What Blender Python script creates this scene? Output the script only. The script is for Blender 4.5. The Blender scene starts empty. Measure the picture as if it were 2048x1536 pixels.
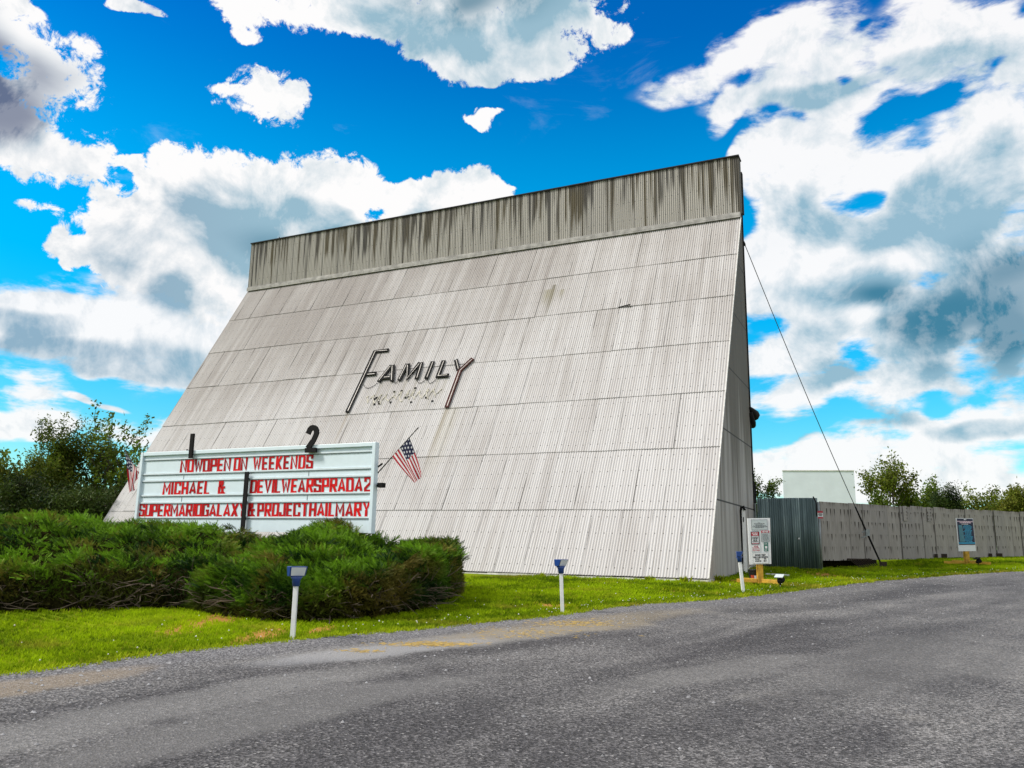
import bpy, math, random
import numpy as np
from mathutils import Matrix, Vector

random.seed(7)
RNG = np.random.default_rng(11)
scene = bpy.context.scene
COL = scene.collection

# ------------------------------------------------------------------ camera
CAM = np.array([4.865, -23.265, 0.84])
RIGHT = np.array([0.90556, 0.42392, 0.01602])
UP = np.array([0.0681, -0.18255, 0.98083])
FWD = np.array([-0.41872, 0.88711, 0.19418])
FPX = 1627.7                      # focal length in photo pixels (2048 wide)
cam_data = bpy.data.cameras.new('camera')
cam_data.sensor_width = 36.0
cam_data.lens = FPX / 2048 * 36.0
cam_data.clip_start = 0.05
cam_data.clip_end = 8000
cam = bpy.data.objects.new('camera', cam_data)
COL.objects.link(cam)
m = Matrix.Identity(4)
for i in range(3):
    m[i][0], m[i][1], m[i][2], m[i][3] = RIGHT[i], UP[i], -FWD[i], CAM[i]
cam.matrix_world = m
scene.camera = cam
HD = np.array([FWD[0], FWD[1], 0.0]); HD /= np.linalg.norm(HD)
HR = np.array([HD[1], -HD[0], 0.0])

# ------------------------------------------------------------------ light
SUN_AZ, SUN_EL = math.radians(-128.0), math.radians(48.0)     # azimuth from +Y towards +X
sd = Vector((math.sin(SUN_AZ) * math.cos(SUN_EL), math.cos(SUN_AZ) * math.cos(SUN_EL), math.sin(SUN_EL)))
sun_data = bpy.data.lights.new('sun', 'SUN')
sun_data.energy = 3.1
sun_data.angle = math.radians(12.0)
sun_data.color = (1.0, 0.945, 0.86)
sun = bpy.data.objects.new('sun', sun_data)
sun.rotation_euler = (-sd).to_track_quat('-Z', 'Y').to_euler()
COL.objects.link(sun)
scene.view_settings.view_transform = 'Standard'
scene.view_settings.look = 'None'
scene.view_settings.exposure = 0.42
scene.view_settings.gamma = 1.0
scene.view_settings.use_curve_mapping = False

world = bpy.data.worlds.new('World')
scene.world = world
world.use_nodes = True


# ------------------------------------------------------------------ geometry helpers: photo point -> world point
def ray(x, y):
    d = FWD * FPX + RIGHT * (x - 1024) - UP * (y - 768)
    return d / np.linalg.norm(d)


def on_y(x, y, Y):
    d = ray(x, y)
    return CAM + d * (Y - CAM[1]) / d[1]


def at_depth(x, y, D):
    d = ray(x, y)
    return CAM + d * D / (d @ HD)


ALPHA = 1.03729
ROW = 2.30175
TW = 25.49
SN = np.array([0, -math.sin(ALPHA), math.cos(ALPHA)])


def slope_uv(x, y):
    d = ray(x, y)
    P = CAM - d * (CAM @ SN) / (d @ SN)
    return float(P[0]), float(P[1] * math.cos(ALPHA) + P[2] * math.sin(ALPHA))


def slope_pt(x, s, o=0.0):
    return (x, s * math.cos(ALPHA) - o * math.sin(ALPHA), s * math.sin(ALPHA) + o * math.cos(ALPHA))


_b2 = at_depth(1935, 1130, 31.2)
_e4 = at_depth(2048, 1143, 28.0)
BUMPS = np.array([(0, 8.5, .19), (2.2, 8.45, .19), (3.0, 13.3, 0.0), (4.6, 16.6, .34), (6.4, 19.6, .33), (8.4, 23.2, .32), (10.6, 26.9, .34),
                  (14, 33, .34), (20, 44, .34), (_b2[0], _b2[1], .29), (_e4[0], _e4[1], .23), (12, 24, .25), (0, 0, 0), (1.3, -2.4, 0),
                  (2.3, 12.0, -.06), (2.8, 11.6, -.06), (3.3, 12.9, -.05), (3.5, 12.6, -.04), (3.5, 3.5, 0.03), (6, 8, .06), (-3, 2, 0), (0, 4, .07), (8, 4, 0.0), (15, 15, .1)])


def gz(x, y):
    x = np.asarray(x, float); y = np.asarray(y, float)
    t = (x - CAM[0]) * HD[0] + (y - CAM[1]) * HD[1]
    z = -0.70 + 0.0245 * np.clip(t, -12, 60)
    num = np.zeros_like(z); den = np.full_like(z, 0.15)
    for bx, by, r in BUMPS:
        w = np.exp(-((x - bx) ** 2 + (y - by) ** 2) / (2 * 2.3 ** 2))
        num += w * r; den += w
    return z + num / den


def ground(x, y):
    d = ray(x, y)
    t = 2.0
    for _ in range(4000):
        P = CAM + d * t
        h = P[2] - float(gz(P[0], P[1]))
        if h <= 0.0:
            break
        t += max(0.01, h * 2.0) if h < 0.5 else 0.25
        if t > 400: break
    return CAM + d * t


def pxcol(P):
    d = np.asarray(P, float) - CAM
    return 1024 + FPX * (d @ RIGHT) / (d @ FWD)


# ------------------------------------------------------------------ object helpers
def tag(o, label=None, cat=None, group=None, kind=None):
    if label: o['label'] = label
    if cat: o['category'] = cat
    if group: o['group'] = group
    if kind: o['kind'] = kind
    return o


def thing(name, loc=(0, 0, 0), label=None, cat=None, group=None):
    o = bpy.data.objects.new(name, None)
    o.empty_display_size = 0.2
    COL.objects.link(o)
    o.location = [float(c) for c in loc]
    return tag(o, label, cat, group)


def link(name, me, mat, parent=None, local=False):
    o = bpy.data.objects.new(name, me)
    COL.objects.link(o)
    if mat is not None:
        for mm in (mat if isinstance(mat, (list, tuple)) else [mat]):
            me.materials.append(mm)
    if parent is not None:
        o.parent = parent
        if not local:           # vertices are in world space: shift back by the things' locations
            q = parent; off = Vector((0, 0, 0))
            while q is not None:
                off += q.location if q.type == 'EMPTY' else Vector((0, 0, 0))
                q = q.parent
            me.transform(Matrix.Translation(-off))
    return o


def np_mesh(name, V, Fa, smooth=False):
    """V (n,3), Fa list of index arrays each (k,3) or (k,4)"""
    if not isinstance(Fa, list): Fa = [Fa]
    me = bpy.data.meshes.new(name)
    V = np.ascontiguousarray(V, dtype=np.float32)
    me.vertices.add(len(V)); me.vertices.foreach_set('co', V.ravel())
    loops = np.concatenate([np.asarray(f, np.int32).ravel() for f in Fa])
    sizes = np.concatenate([np.full(len(f), np.asarray(f).shape[1], np.int32) for f in Fa])
    starts = np.concatenate([[0], np.cumsum(sizes)[:-1]]).astype(np.int32)
    me.loops.add(len(loops)); me.loops.foreach_set('vertex_index', loops)
    me.polygons.add(len(sizes)); me.polygons.foreach_set('loop_start', starts)
    try: me.polygons.foreach_set('loop_total', sizes)
    except Exception: pass
    if smooth: me.polygons.foreach_set('use_smooth', np.ones(len(sizes), bool))
    me.update(calc_edges=True)
    me.validate()
    return me


def set_attr(me, name, arr):
    """per-vertex float colour (n,4) or (n,3)"""
    arr = np.asarray(arr, np.float32)
    if arr.ndim == 1: arr = np.stack([arr] * 3, 1)
    if arr.shape[1] == 3: arr = np.concatenate([arr, np.ones((len(arr), 1), np.float32)], 1)
    a = me.attributes.new(name, 'FLOAT_COLOR', 'POINT')
    a.data.foreach_set('color', np.ascontiguousarray(arr).ravel())


class MB:
    """collects simple solids into one mesh"""
    def __init__(s): s.v = []; s.f = []

    def add(s, V, F):
        n = len(s.v); s.v += [tuple(map(float, p)) for p in V]; s.f += [tuple(i + n for i in q) for q in F]; return s

    def hexa(s, b, t):        # bottom quad b, top quad t (both ccw seen from above)
        return s.add(list(b) + list(t), [(3, 2, 1, 0), (4, 5, 6, 7), (0, 1, 5, 4), (1, 2, 6, 5), (2, 3, 7, 6), (3, 0, 4, 7)])

    def box(s, c, size, ax=None, ay=None, az=None):
        c = np.asarray(c, float); h = np.asarray(size, float) / 2
        ax = np.array([1., 0, 0]) if ax is None else np.asarray(ax, float)
        ay = np.array([0., 1, 0]) if ay is None else np.asarray(ay, float)
        az = np.array([0., 0, 1]) if az is None else np.asarray(az, float)
        P = lambda i, j, k: c + ax * i * h[0] + ay * j * h[1] + az * k * h[2]
        return s.hexa([P(-1, -1, -1), P(1, -1, -1), P(1, 1, -1), P(-1, 1, -1)], [P(-1, -1, 1), P(1, -1, 1), P(1, 1, 1), P(-1, 1, 1)])

    def bar(s, a, b, w, t=None, up=(0, 0, 1)):     # rectangular bar between two points
        a = np.asarray(a, float); b = np.asarray(b, float); t = w if t is None else t
        d = b - a; L = np.linalg.norm(d); d /= L
        up = np.asarray(up, float)
        if abs(d @ up) > .97: up = np.array([0, 1., 0])
        x = np.cross(d, up); x /= np.linalg.norm(x); y = np.cross(x, d)
        return s.box((a + b) / 2, (w, L, t), x, d, y)

    def tube(s, pts, r, n=8, cap=True):
        pts = [np.asarray(p, float) for p in pts]
        rs = r if isinstance(r, (list, tuple, np.ndarray)) else [r] * len(pts)
        base = len(s.v); ref = None
        for i, p in enumerate(pts):
            d = pts[min(i + 1, len(pts) - 1)] - pts[max(i - 1, 0)]; d = d / (np.linalg.norm(d) + 1e-9)
            if ref is None:
                ref = np.array([0, 0, 1.]) if abs(d[2]) < .9 else np.array([1., 0, 0])
            x = np.cross(d, ref); x /= (np.linalg.norm(x) + 1e-9); y = np.cross(d, x)
            ref = np.cross(x, d)
            for k in range(n):
                a = 2 * math.pi * k / n
                s.v.append(tuple(p + rs[i] * (x * math.cos(a) + y * math.sin(a))))
        for i in range(len(pts) - 1):
            for k in range(n):
                a = base + i * n + k; b = base + i * n + (k + 1) % n
                s.f.append((a, b, b + n, a + n))
        if cap:
            s.f.append(tuple(base + k for k in range(n))[::-1])
            s.f.append(tuple(base + (len(pts) - 1) * n + k for k in range(n)))
        return s

    def prism(s, poly, axis):        # poly: 3d points, extruded along axis vector
        n = len(poly); axis = np.asarray(axis, float)
        V = [np.asarray(p, float) for p in poly] + [np.asarray(p, float) + axis for p in poly]
        F = [tuple(range(n))[::-1], tuple(range(n, 2 * n))] + [(i, (i + 1) % n, (i + 1) % n + n, i + n) for i in range(n)]
        return s.add(V, F)

    def stroke(s, pts, w, depth, to3d, closed=False, d0=0.0):
        """flat stroke with mitred joints in 2D, extruded from d0 to d0+depth; to3d(x, y, d)"""
        P = [np.asarray(p, float) for p in pts]; n = len(P)
        L, R_ = [], []
        for i in range(n):
            a = P[i - 1] if (i > 0 or closed) else None
            b = P[(i + 1) % n] if (i < n - 1 or closed) else None
            d1 = (P[i] - a) / (np.linalg.norm(P[i] - a) + 1e-9) if a is not None else None
            d2 = (b - P[i]) / (np.linalg.norm(b - P[i]) + 1e-9) if b is not None else None
            if d1 is None: d1 = d2
            if d2 is None: d2 = d1
            n1 = np.array([-d1[1], d1[0]]); n2 = np.array([-d2[1], d2[0]])
            mm = n1 + n2; mm /= (np.linalg.norm(mm) + 1e-9)
            k = (w / 2) / max(mm @ n1, 0.68)
            L.append(P[i] + mm * k); R_.append(P[i] - mm * k)
        V = [to3d(q[0], q[1], d0) for q in L] + [to3d(q[0], q[1], d0) for q in R_] + \
            [to3d(q[0], q[1], d0 + depth) for q in L] + [to3d(q[0], q[1], d0 + depth) for q in R_]
        F = []
        for i in range(n if closed else n - 1):
            j = (i + 1) % n
            F += [(2 * n + i, 3 * n + i, 3 * n + j, 2 * n + j), (i, j, n + j, n + i), (i, 2 * n + i, 2 * n + j, j), (n + i, n + j, 3 * n + j, 3 * n + i)]
        if not closed:
            F += [(0, n, 3 * n, 2 * n), (n - 1, 3 * n - 1, 4 * n - 1, 2 * n - 1)]
        return s.add(V, F)

    def build(s, name, mat, parent=None, smooth=False, bevel=0.0, local=False):
        me = bpy.data.meshes.new(name)
        me.from_pydata(s.v, [], s.f)
        if smooth: me.polygons.foreach_set('use_smooth', np.ones(len(me.polygons), bool))
        me.update()
        o = link(name, me, mat, parent, local)
        if bevel > 0:
            b = o.modifiers.new('bevel', 'BEVEL'); b.width = bevel; b.segments = 2; b.limit_method = 'ANGLE'
        return o


# ------------------------------------------------------------------ material helpers
class NT:
    def __init__(s, tree): s.t = tree; s.n = tree.nodes; s.l = tree.links

    def node(s, typ, **kw):
        nd = s.n.new(typ)
        for k, v in kw.items(): setattr(nd, k, v)
        return nd

    def put(s, sock, v):
        if v is None: return
        if hasattr(v, 'is_linked') or isinstance(v, bpy.types.NodeSocket): s.l.new(v, sock)
        else:
            if isinstance(v, (tuple, list)) and len(v) == 3 and sock.type == 'RGBA': v = (*v, 1)
            sock.default_value = v

    def math(s, op, a, b=None, c=None, clamp=False):
        nd = s.node('ShaderNodeMath', operation=op, use_clamp=clamp)
        s.put(nd.inputs[0], a); s.put(nd.inputs[1], b)
        if c is not None: s.put(nd.inputs[2], c)
        return nd.outputs[0]

    def vmath(s, op, a, b=None, c=None):
        nd = s.node('ShaderNodeVectorMath', operation=op)
        s.put(nd.inputs[0], a)
        if b is not None: s.put(nd.inputs['Scale'] if op == 'SCALE' else nd.inputs[1], b)
        return nd.outputs['Value'] if op in ('LENGTH', 'DOT_PRODUCT') else nd.outputs[0]

    def mix(s, f, a, b, mode='MIX'):
        nd = s.node('ShaderNodeMix', data_type='RGBA', blend_type=mode, clamp_factor=True)
        s.put(nd.inputs[0], f); s.put(nd.inputs[6], a); s.put(nd.inputs[7], b)
        return nd.outputs[2]

    def noise(s, vec, scale, detail=4, rough=.5, dist=0.0, dim='3D'):
        nd = s.node('ShaderNodeTexNoise', noise_dimensions=dim)
        if vec is not None: s.l.new(vec, nd.inputs['Vector'])
        nd.inputs['Scale'].default_value = scale; nd.inputs['Detail'].default_value = detail
        nd.inputs['Roughness'].default_value = rough; nd.inputs['Distortion'].default_value = dist
        return nd.outputs['Fac']

    def mapping(s, vec, loc=(0, 0, 0), rot=(0, 0, 0), scale=(1, 1, 1), typ='POINT'):
        nd = s.node('ShaderNodeMapping', vector_type=typ)
        s.l.new(vec, nd.inputs['Vector'])
        nd.inputs['Location'].default_value = loc; nd.inputs['Rotation'].default_value = rot; nd.inputs['Scale'].default_value = scale
        return nd.outputs[0]

    def sstep(s, v, lo, hi, a=0.0, b=1.0):
        nd = s.node('ShaderNodeMapRange', interpolation_type='SMOOTHSTEP')
        s.put(nd.inputs[0], v); s.put(nd.inputs[1], lo); s.put(nd.inputs[2], hi); s.put(nd.inputs[3], a); s.put(nd.inputs[4], b)
        return nd.outputs[0]

    def ramp(s, f, stops):
        nd = s.node('ShaderNodeValToRGB')
        e = nd.color_ramp.elements
        while len(e) < len(stops): e.new(0.5)
        for el, (p, c) in zip(e, stops): el.position = p; el.color = (*c, 1) if len(c) == 3 else c
        s.put(nd.inputs[0], f)
        return nd.outputs[0]

    def sep(s, v):
        nd = s.node('ShaderNodeSeparateXYZ'); s.l.new(v, nd.inputs[0]); return nd.outputs

    def attr(s, name):
        return s.node('ShaderNodeAttribute', attribute_name=name).outputs

    def bump(s, h, strength=.3, dist=.02):
        nd = s.node('ShaderNodeBump'); s.put(nd.inputs['Height'], h)
        nd.inputs['Strength'].default_value = strength; nd.inputs['Distance'].default_value = dist
        return nd.outputs[0]


def material(name, build=None, color=(.5, .5, .5), rough=.6, metal=0.0):
    mt = bpy.data.materials.new(name)
    mt.use_nodes = True
    nt = NT(mt.node_tree)
    b = nt.n['Principled BSDF']
    b.inputs['Base Color'].default_value = (*color, 1)
    b.inputs['Roughness'].default_value = rough
    b.inputs['Metallic'].default_value = metal
    if build: build(nt, b)
    return mt


def obj_coord(nt):
    return nt.node('ShaderNodeTexCoord').outputs['Object']


def simple(name, color, rough=.6, metal=0.0, var=.25, scale=6.0):
    """plain paint or wood with uneven tone"""
    def bld(nt, b):
        n = nt.noise(obj_coord(nt), scale, 5, .6)
        c = nt.mix(nt.sstep(n, .3, .75), tuple(k * (1 - var) for k in color), tuple(min(1, k * (1 + var * .6)) for k in color))
        nt.l.new(c, b.inputs['Base Color'])
        nt.l.new(nt.bump(n, .08, .01), b.inputs['Normal'])
    return material(name, bld, color, rough, metal)


# ------------------------------------------------------------------ sky and clouds (all in world directions: azimuth / elevation in degrees)
def build_world():
    nt = NT(world.node_tree)
    nt.n.clear()
    out = nt.node('ShaderNodeOutputWorld')
    bg = nt.node('ShaderNodeBackground')
    sky = nt.node('ShaderNodeTexSky', sky_type='NISHITA')
    sky.sun_disc = False
    sky.sun_elevation = SUN_EL
    sky.sun_rotation = SUN_AZ
    sky.air_density = 1.0; sky.dust_density = 0.4; sky.ozone_density = 2.5
    gen = nt.node('ShaderNodeTexCoord').outputs['Generated']
    d = nt.vmath('NORMALIZE', gen)
    x, y, z = nt.sep(d)
    el = nt.math('MULTIPLY', nt.math('ARCSINE', z), 57.29578)
    az = nt.math('MULTIPLY', nt.math('ARCTAN2', x, y), 57.29578)
    comb = nt.node('ShaderNodeCombineXYZ'); nt.l.new(az, comb.inputs[0]); nt.l.new(el, comb.inputs[1])
    ae = comb.outputs[0]
    # soft warp of the blob coordinates
    wn = nt.node('ShaderNodeTexNoise'); nt.l.new(d, wn.inputs['Vector']); wn.inputs['Scale'].default_value = 7; wn.inputs['Detail'].default_value = 2
    wv = nt.vmath('SCALE', nt.vmath('SUBTRACT', wn.outputs['Color'], (.5, .5, .5)), 4.0)
    ae = nt.vmath('ADD', ae, wv)

    def azel(px, py):
        r = ray(px, py)
        return math.degrees(math.atan2(r[0], r[1])), math.degrees(math.asin(r[2]))

    ae_up = nt.vmath('ADD', ae, (-.5, 2.2, 0))

    def blob(co, px, py, rx, ry, rot=0.0):
        """ellipse outline given in photo pixels, converted to degrees of azimuth and elevation"""
        a0, e0 = azel(px, py)
        a1, _ = azel(px + 10, py); _, e1 = azel(px, py - 10)
        k = 1 / .72
        mp = nt.mapping(co, (a0, e0, 0), (0, 0, math.radians(rot)), (rx * (a1 - a0) / 10 * k, ry * (e1 - e0) / 10 * k, 1), 'TEXTURE')
        g = nt.node('ShaderNodeTexGradient', gradient_type='SPHERICAL'); nt.l.new(mp, g.inputs[0])
        return g.outputs['Fac']

    def union(blobs, k=.12, co=None):
        acc = None
        for b in blobs:
            f = blob(co or ae, *b)
            acc = f if acc is None else nt.math('ADD', acc, nt.math('MULTIPLY', f, nt.math('SUBTRACT', 1.0, acc)))
        return acc

    CUM = [  # crisp cumulus
        (30, 50, 95, 70), (90, 190, 165, 140), (40, 300, 150, 75), (160, 300, 85, 40), (255, 322, 36, 14), (330, 320, 26, 24),
        (320, 412, 150, 60), (420, 370, 130, 55), (570, 365, 120, 60), (690, 375, 110, 60), (830, 390, 110, 55), (930, 380, 65, 62), (860, 440, 150, 70), (760, 430, 140, 70), (750, 425, 130, 70), (950, 390, 60, 45), (940, 400, 80, 50), (950, 430, 80, 60), (570, 450, 140, 70), (720, 400, 100, 60),
        (200, 440, 75, 80), (640, 450, 260, 90), (300, 520, 110, 70), (440, 560, 150, 80), (235, 480, 70, 60),
        (515, 190, 75, 58), (575, 215, 34, 42), (455, 172, 36, 16),
        (640, 30, 175, 48), (800, 45, 130, 62), (940, 45, 170, 100), (1080, 70, 140, 90), (1180, 20, 90, 70), (480, 20, 50, 26), (1080, 140, 60, 30), (900, 110, 36, 40),
        (948, 232, 26, 10, -14), (982, 216, 28, 8, -8), (966, 222, 20, 13), (1018, 378, 18, 5), (60, 425, 75, 22, -5), (105, 480, 28, 26), (150, 500, 22, 26), (270, 10, 60, 12), (490, 55, 30, 16)]
    STRAT = [  # softer layered clouds
        (120, 650, 260, 75), (330, 650, 200, 110), (60, 600, 130, 32), (440, 600, 110, 110), (300, 745, 130, 22), (60, 775, 100, 34), (20, 735, 90, 16), (160, 792, 30, 8),
        (160, 850, 330, 34), (0, 850, 200, 30), (215, 803, 45, 6),
        (1420, 130, 170, 42, 14), (1560, 80, 160, 60, 8), (1700, 110, 200, 90, 10), (1880, 80, 180, 90), (2000, 40, 170, 90), (1560, 190, 140, 46), (1640, 220, 120, 60), (1450, 215, 55, 32, 50),
        (1600, 330, 130, 70), (1540, 400, 90, 120), (1515, 370, 70, 80), (1500, 400, 60, 70), (1560, 500, 90, 90), (1780, 420, 200, 120), (1760, 330, 160, 70), (1900, 330, 200, 110), (2040, 250, 120, 140), (1560, 430, 120, 140), (1700, 470, 220, 160), (1900, 520, 240, 200), (1640, 620, 200, 60, -6), (1560, 560, 110, 60),
        (1850, 690, 260, 110), (1560, 720, 110, 34), (1580, 800, 120, 34), (1700, 780, 140, 30), (1920, 740, 220, 36), (1620, 930, 250, 52), (1850, 880, 240, 58), (1900, 960, 320, 50), (1990, 840, 160, 36)]
    HOLE = [  # blue gaps cut out of the soft layer
        (1790, 225, 100, 30, 28), (1900, 170, 80, 30, 35), (1980, 120, 46, 18, 40), (1600, 245, 36, 24), (1690, 165, 16, 16), (1720, 40, 20, 14), (1545, 235, 34, 20),
        (1530, 660, 30, 14), (1580, 862, 90, 18, 10), (1700, 832, 70, 7)]
    DARK = [  # grey, thick parts
        (20, 175, 150, 120), (20, 240, 100, 80), (930, 10, 290, 100), (860, 50, 170, 60), (1090, 20, 130, 80), (660, 480, 290, 80, -6), (820, 460, 230, 50), (520, 500, 150, 70, -20), (330, 585, 60, 40),
        (80, 690, 200, 44), (350, 730, 200, 44), (60, 625, 130, 20), (200, 720, 150, 30),
        (1900, 380, 260, 110), (1720, 420, 200, 60), (1990, 540, 220, 110), (2010, 640, 240, 80), (1800, 690, 240, 50), (2000, 730, 190, 44), (1960, 850, 110, 20), (1750, 580, 200, 50), (1700, 830, 170, 20), (1620, 200, 120, 30), (1900, 110, 160, 40), (1700, 760, 120, 30)]
    DEEP = [(20, 180, 190, 140), (10, 170, 130, 100), (940, 0, 200, 70), (2020, 550, 190, 95), (1980, 660, 210, 70), (1870, 645, 120, 44), (2010, 710, 160, 44), (680, 490, 200, 40), (1580, 870, 90, 14), (1760, 590, 110, 30)]
    nbig = nt.noise(d, 9, 9, .62, .3)
    nfine = nt.noise(d, 42, 9, .70, .35)
    fb = nt.math('ADD', nt.math('MULTIPLY', nt.math('SUBTRACT', nbig, .5), 1.5), nt.math('MULTIPLY', nt.math('SUBTRACT', nfine, .5), 1.75))
    ds = nt.mapping(d, scale=(1, 1, 2.6))
    nst = nt.noise(ds, 7, 10, .62, .6)
    nst2 = nt.noise(ds, 24, 7, .6, .2)
    fs = nt.math('ADD', nt.math('MULTIPLY', nt.math('SUBTRACT', nst, .5), 1.7), nt.math('MULTIPLY', nt.math('SUBTRACT', nst2, .5), 1.2))
    # unseen sky away from the view: broken cloud, raised to whiten ambient light
    away = nt.sstep(nt.math('ABSOLUTE', nt.math('ADD', az, 25.3)), 38, 48)
    away = nt.math('MAXIMUM', away, nt.sstep(el, 40, 48))
    gen_f = nt.math('MULTIPLY', nt.sstep(nt.noise(d, 2.6, 4, .5), .34, .50, 0, .7), away)
    cum = nt.math('MAXIMUM', union(CUM), gen_f)
    hole = nt.math('MULTIPLY', union(HOLE, .08), .95)
    strat0 = union(STRAT, .2)
    strat = nt.math('SUBTRACT', strat0, nt.math('MULTIPLY', hole, .72))
    dark = union(DARK, .15)
    # coverage
    present = nt.sstep(cum, .0, .16)
    fc = nt.math('ADD', cum, nt.math('MULTIPLY', fb, present))
    cc = nt.sstep(fc, .17, .40)
    presents = nt.sstep(strat0, .0, .2)
    fst = nt.math('ADD', strat, nt.math('MULTIPLY', fs, presents))
    cs = nt.math('MULTIPLY', nt.sstep(fst, .02, .50), .96)
    cover = nt.math('MAXIMUM', cc, cs)
    wisp = nt.math('MULTIPLY', nt.sstep(nt.noise(ds, 5, 9, .65, 1.0), .58, .85), .22)
    cover = nt.math('MAXIMUM', cover, wisp)
    # shading of the clouds: what lies towards the light (up, to the left) shades what is below it
    off = nt.vmath('ADD', d, (-.006, -.006, .016))
    nb2 = nt.noise(off, 9, 9, .62, .3)
    relief = nt.math('MULTIPLY', nt.math('SUBTRACT', nbig, nb2), 3.4)
    above = nt.math('MAXIMUM', union(CUM, co=ae_up), nt.math('MULTIPLY', union(STRAT, co=ae_up), .75))
    self_sh = nt.sstep(nt.math('ADD', above, nt.math('MULTIPLY', nt.math('SUBTRACT', nb2, .5), 1.2)), .35, 1.30)
    soft = nt.noise(ds, 4.5, 6, .55, .4)
    dn = nt.math('ADD', dark, nt.math('ADD', nt.math('MULTIPLY', nt.math('SUBTRACT', nbig, .5), .55), nt.math('MULTIPLY', nt.math('SUBTRACT', soft, .5), .9)))
    dk = nt.math('MULTIPLY', nt.sstep(dn, -.12, .80), nt.sstep(dark, 0, .42))
    shade = nt.math('ADD', nt.math('ADD', nt.math('MULTIPLY', self_sh, .60), nt.math('MULTIPLY', dk, .80)), relief, clamp=True)
    deep = nt.math('MULTIPLY', nt.sstep(nt.math('ADD', union(DEEP), nt.math('MULTIPLY', nt.math('SUBTRACT', soft, .5), .7)), .05, .85), .85)
    coolness = nt.sstep(az, -52, -42)
    mid = nt.mix(coolness, (.22, .33, .42), (.235, .375, .46))
    low = nt.mix(coolness, (.075, .09, .17), (.012, .125, .205))
    greyc = nt.mix(deep, mid, low)
    cloud = nt.mix(nt.math('MAXIMUM', shade, deep), (.74, .735, .735), greyc)
    # clear sky: the physical sky, pushed to the deep saturated azure of the photograph
    hs = nt.node('ShaderNodeHueSaturation'); nt.l.new(sky.outputs[0], hs.inputs['Color'])
    hs.inputs['Saturation'].default_value = 1.6; hs.inputs['Hue'].default_value = 0.485
    tint = nt.mix(nt.sstep(el, 36, 21), (.22, .80, 1.25), (.26, 1.62, 1.55))
    tint = nt.mix(nt.sstep(el, 20, 4), tint, (.80, 1.18, 1.12))
    skyc = nt.mix(1.0, nt.vmath('SCALE', hs.outputs[0], 0.105), tint, 'MULTIPLY')
    # world strength 0.12 of the sky texture; clouds are given as radiance
    col = nt.mix(cover, skyc, cloud)
    nt.l.new(col, bg.inputs['Color']); bg.inputs['Strength'].default_value = 1.0
    nt.l.new(bg.outputs[0], out.inputs['Surface'])
    world.cycles.sampling_method = 'MANUAL'
    world.cycles.sample_map_resolution = 512


build_world()

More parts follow.
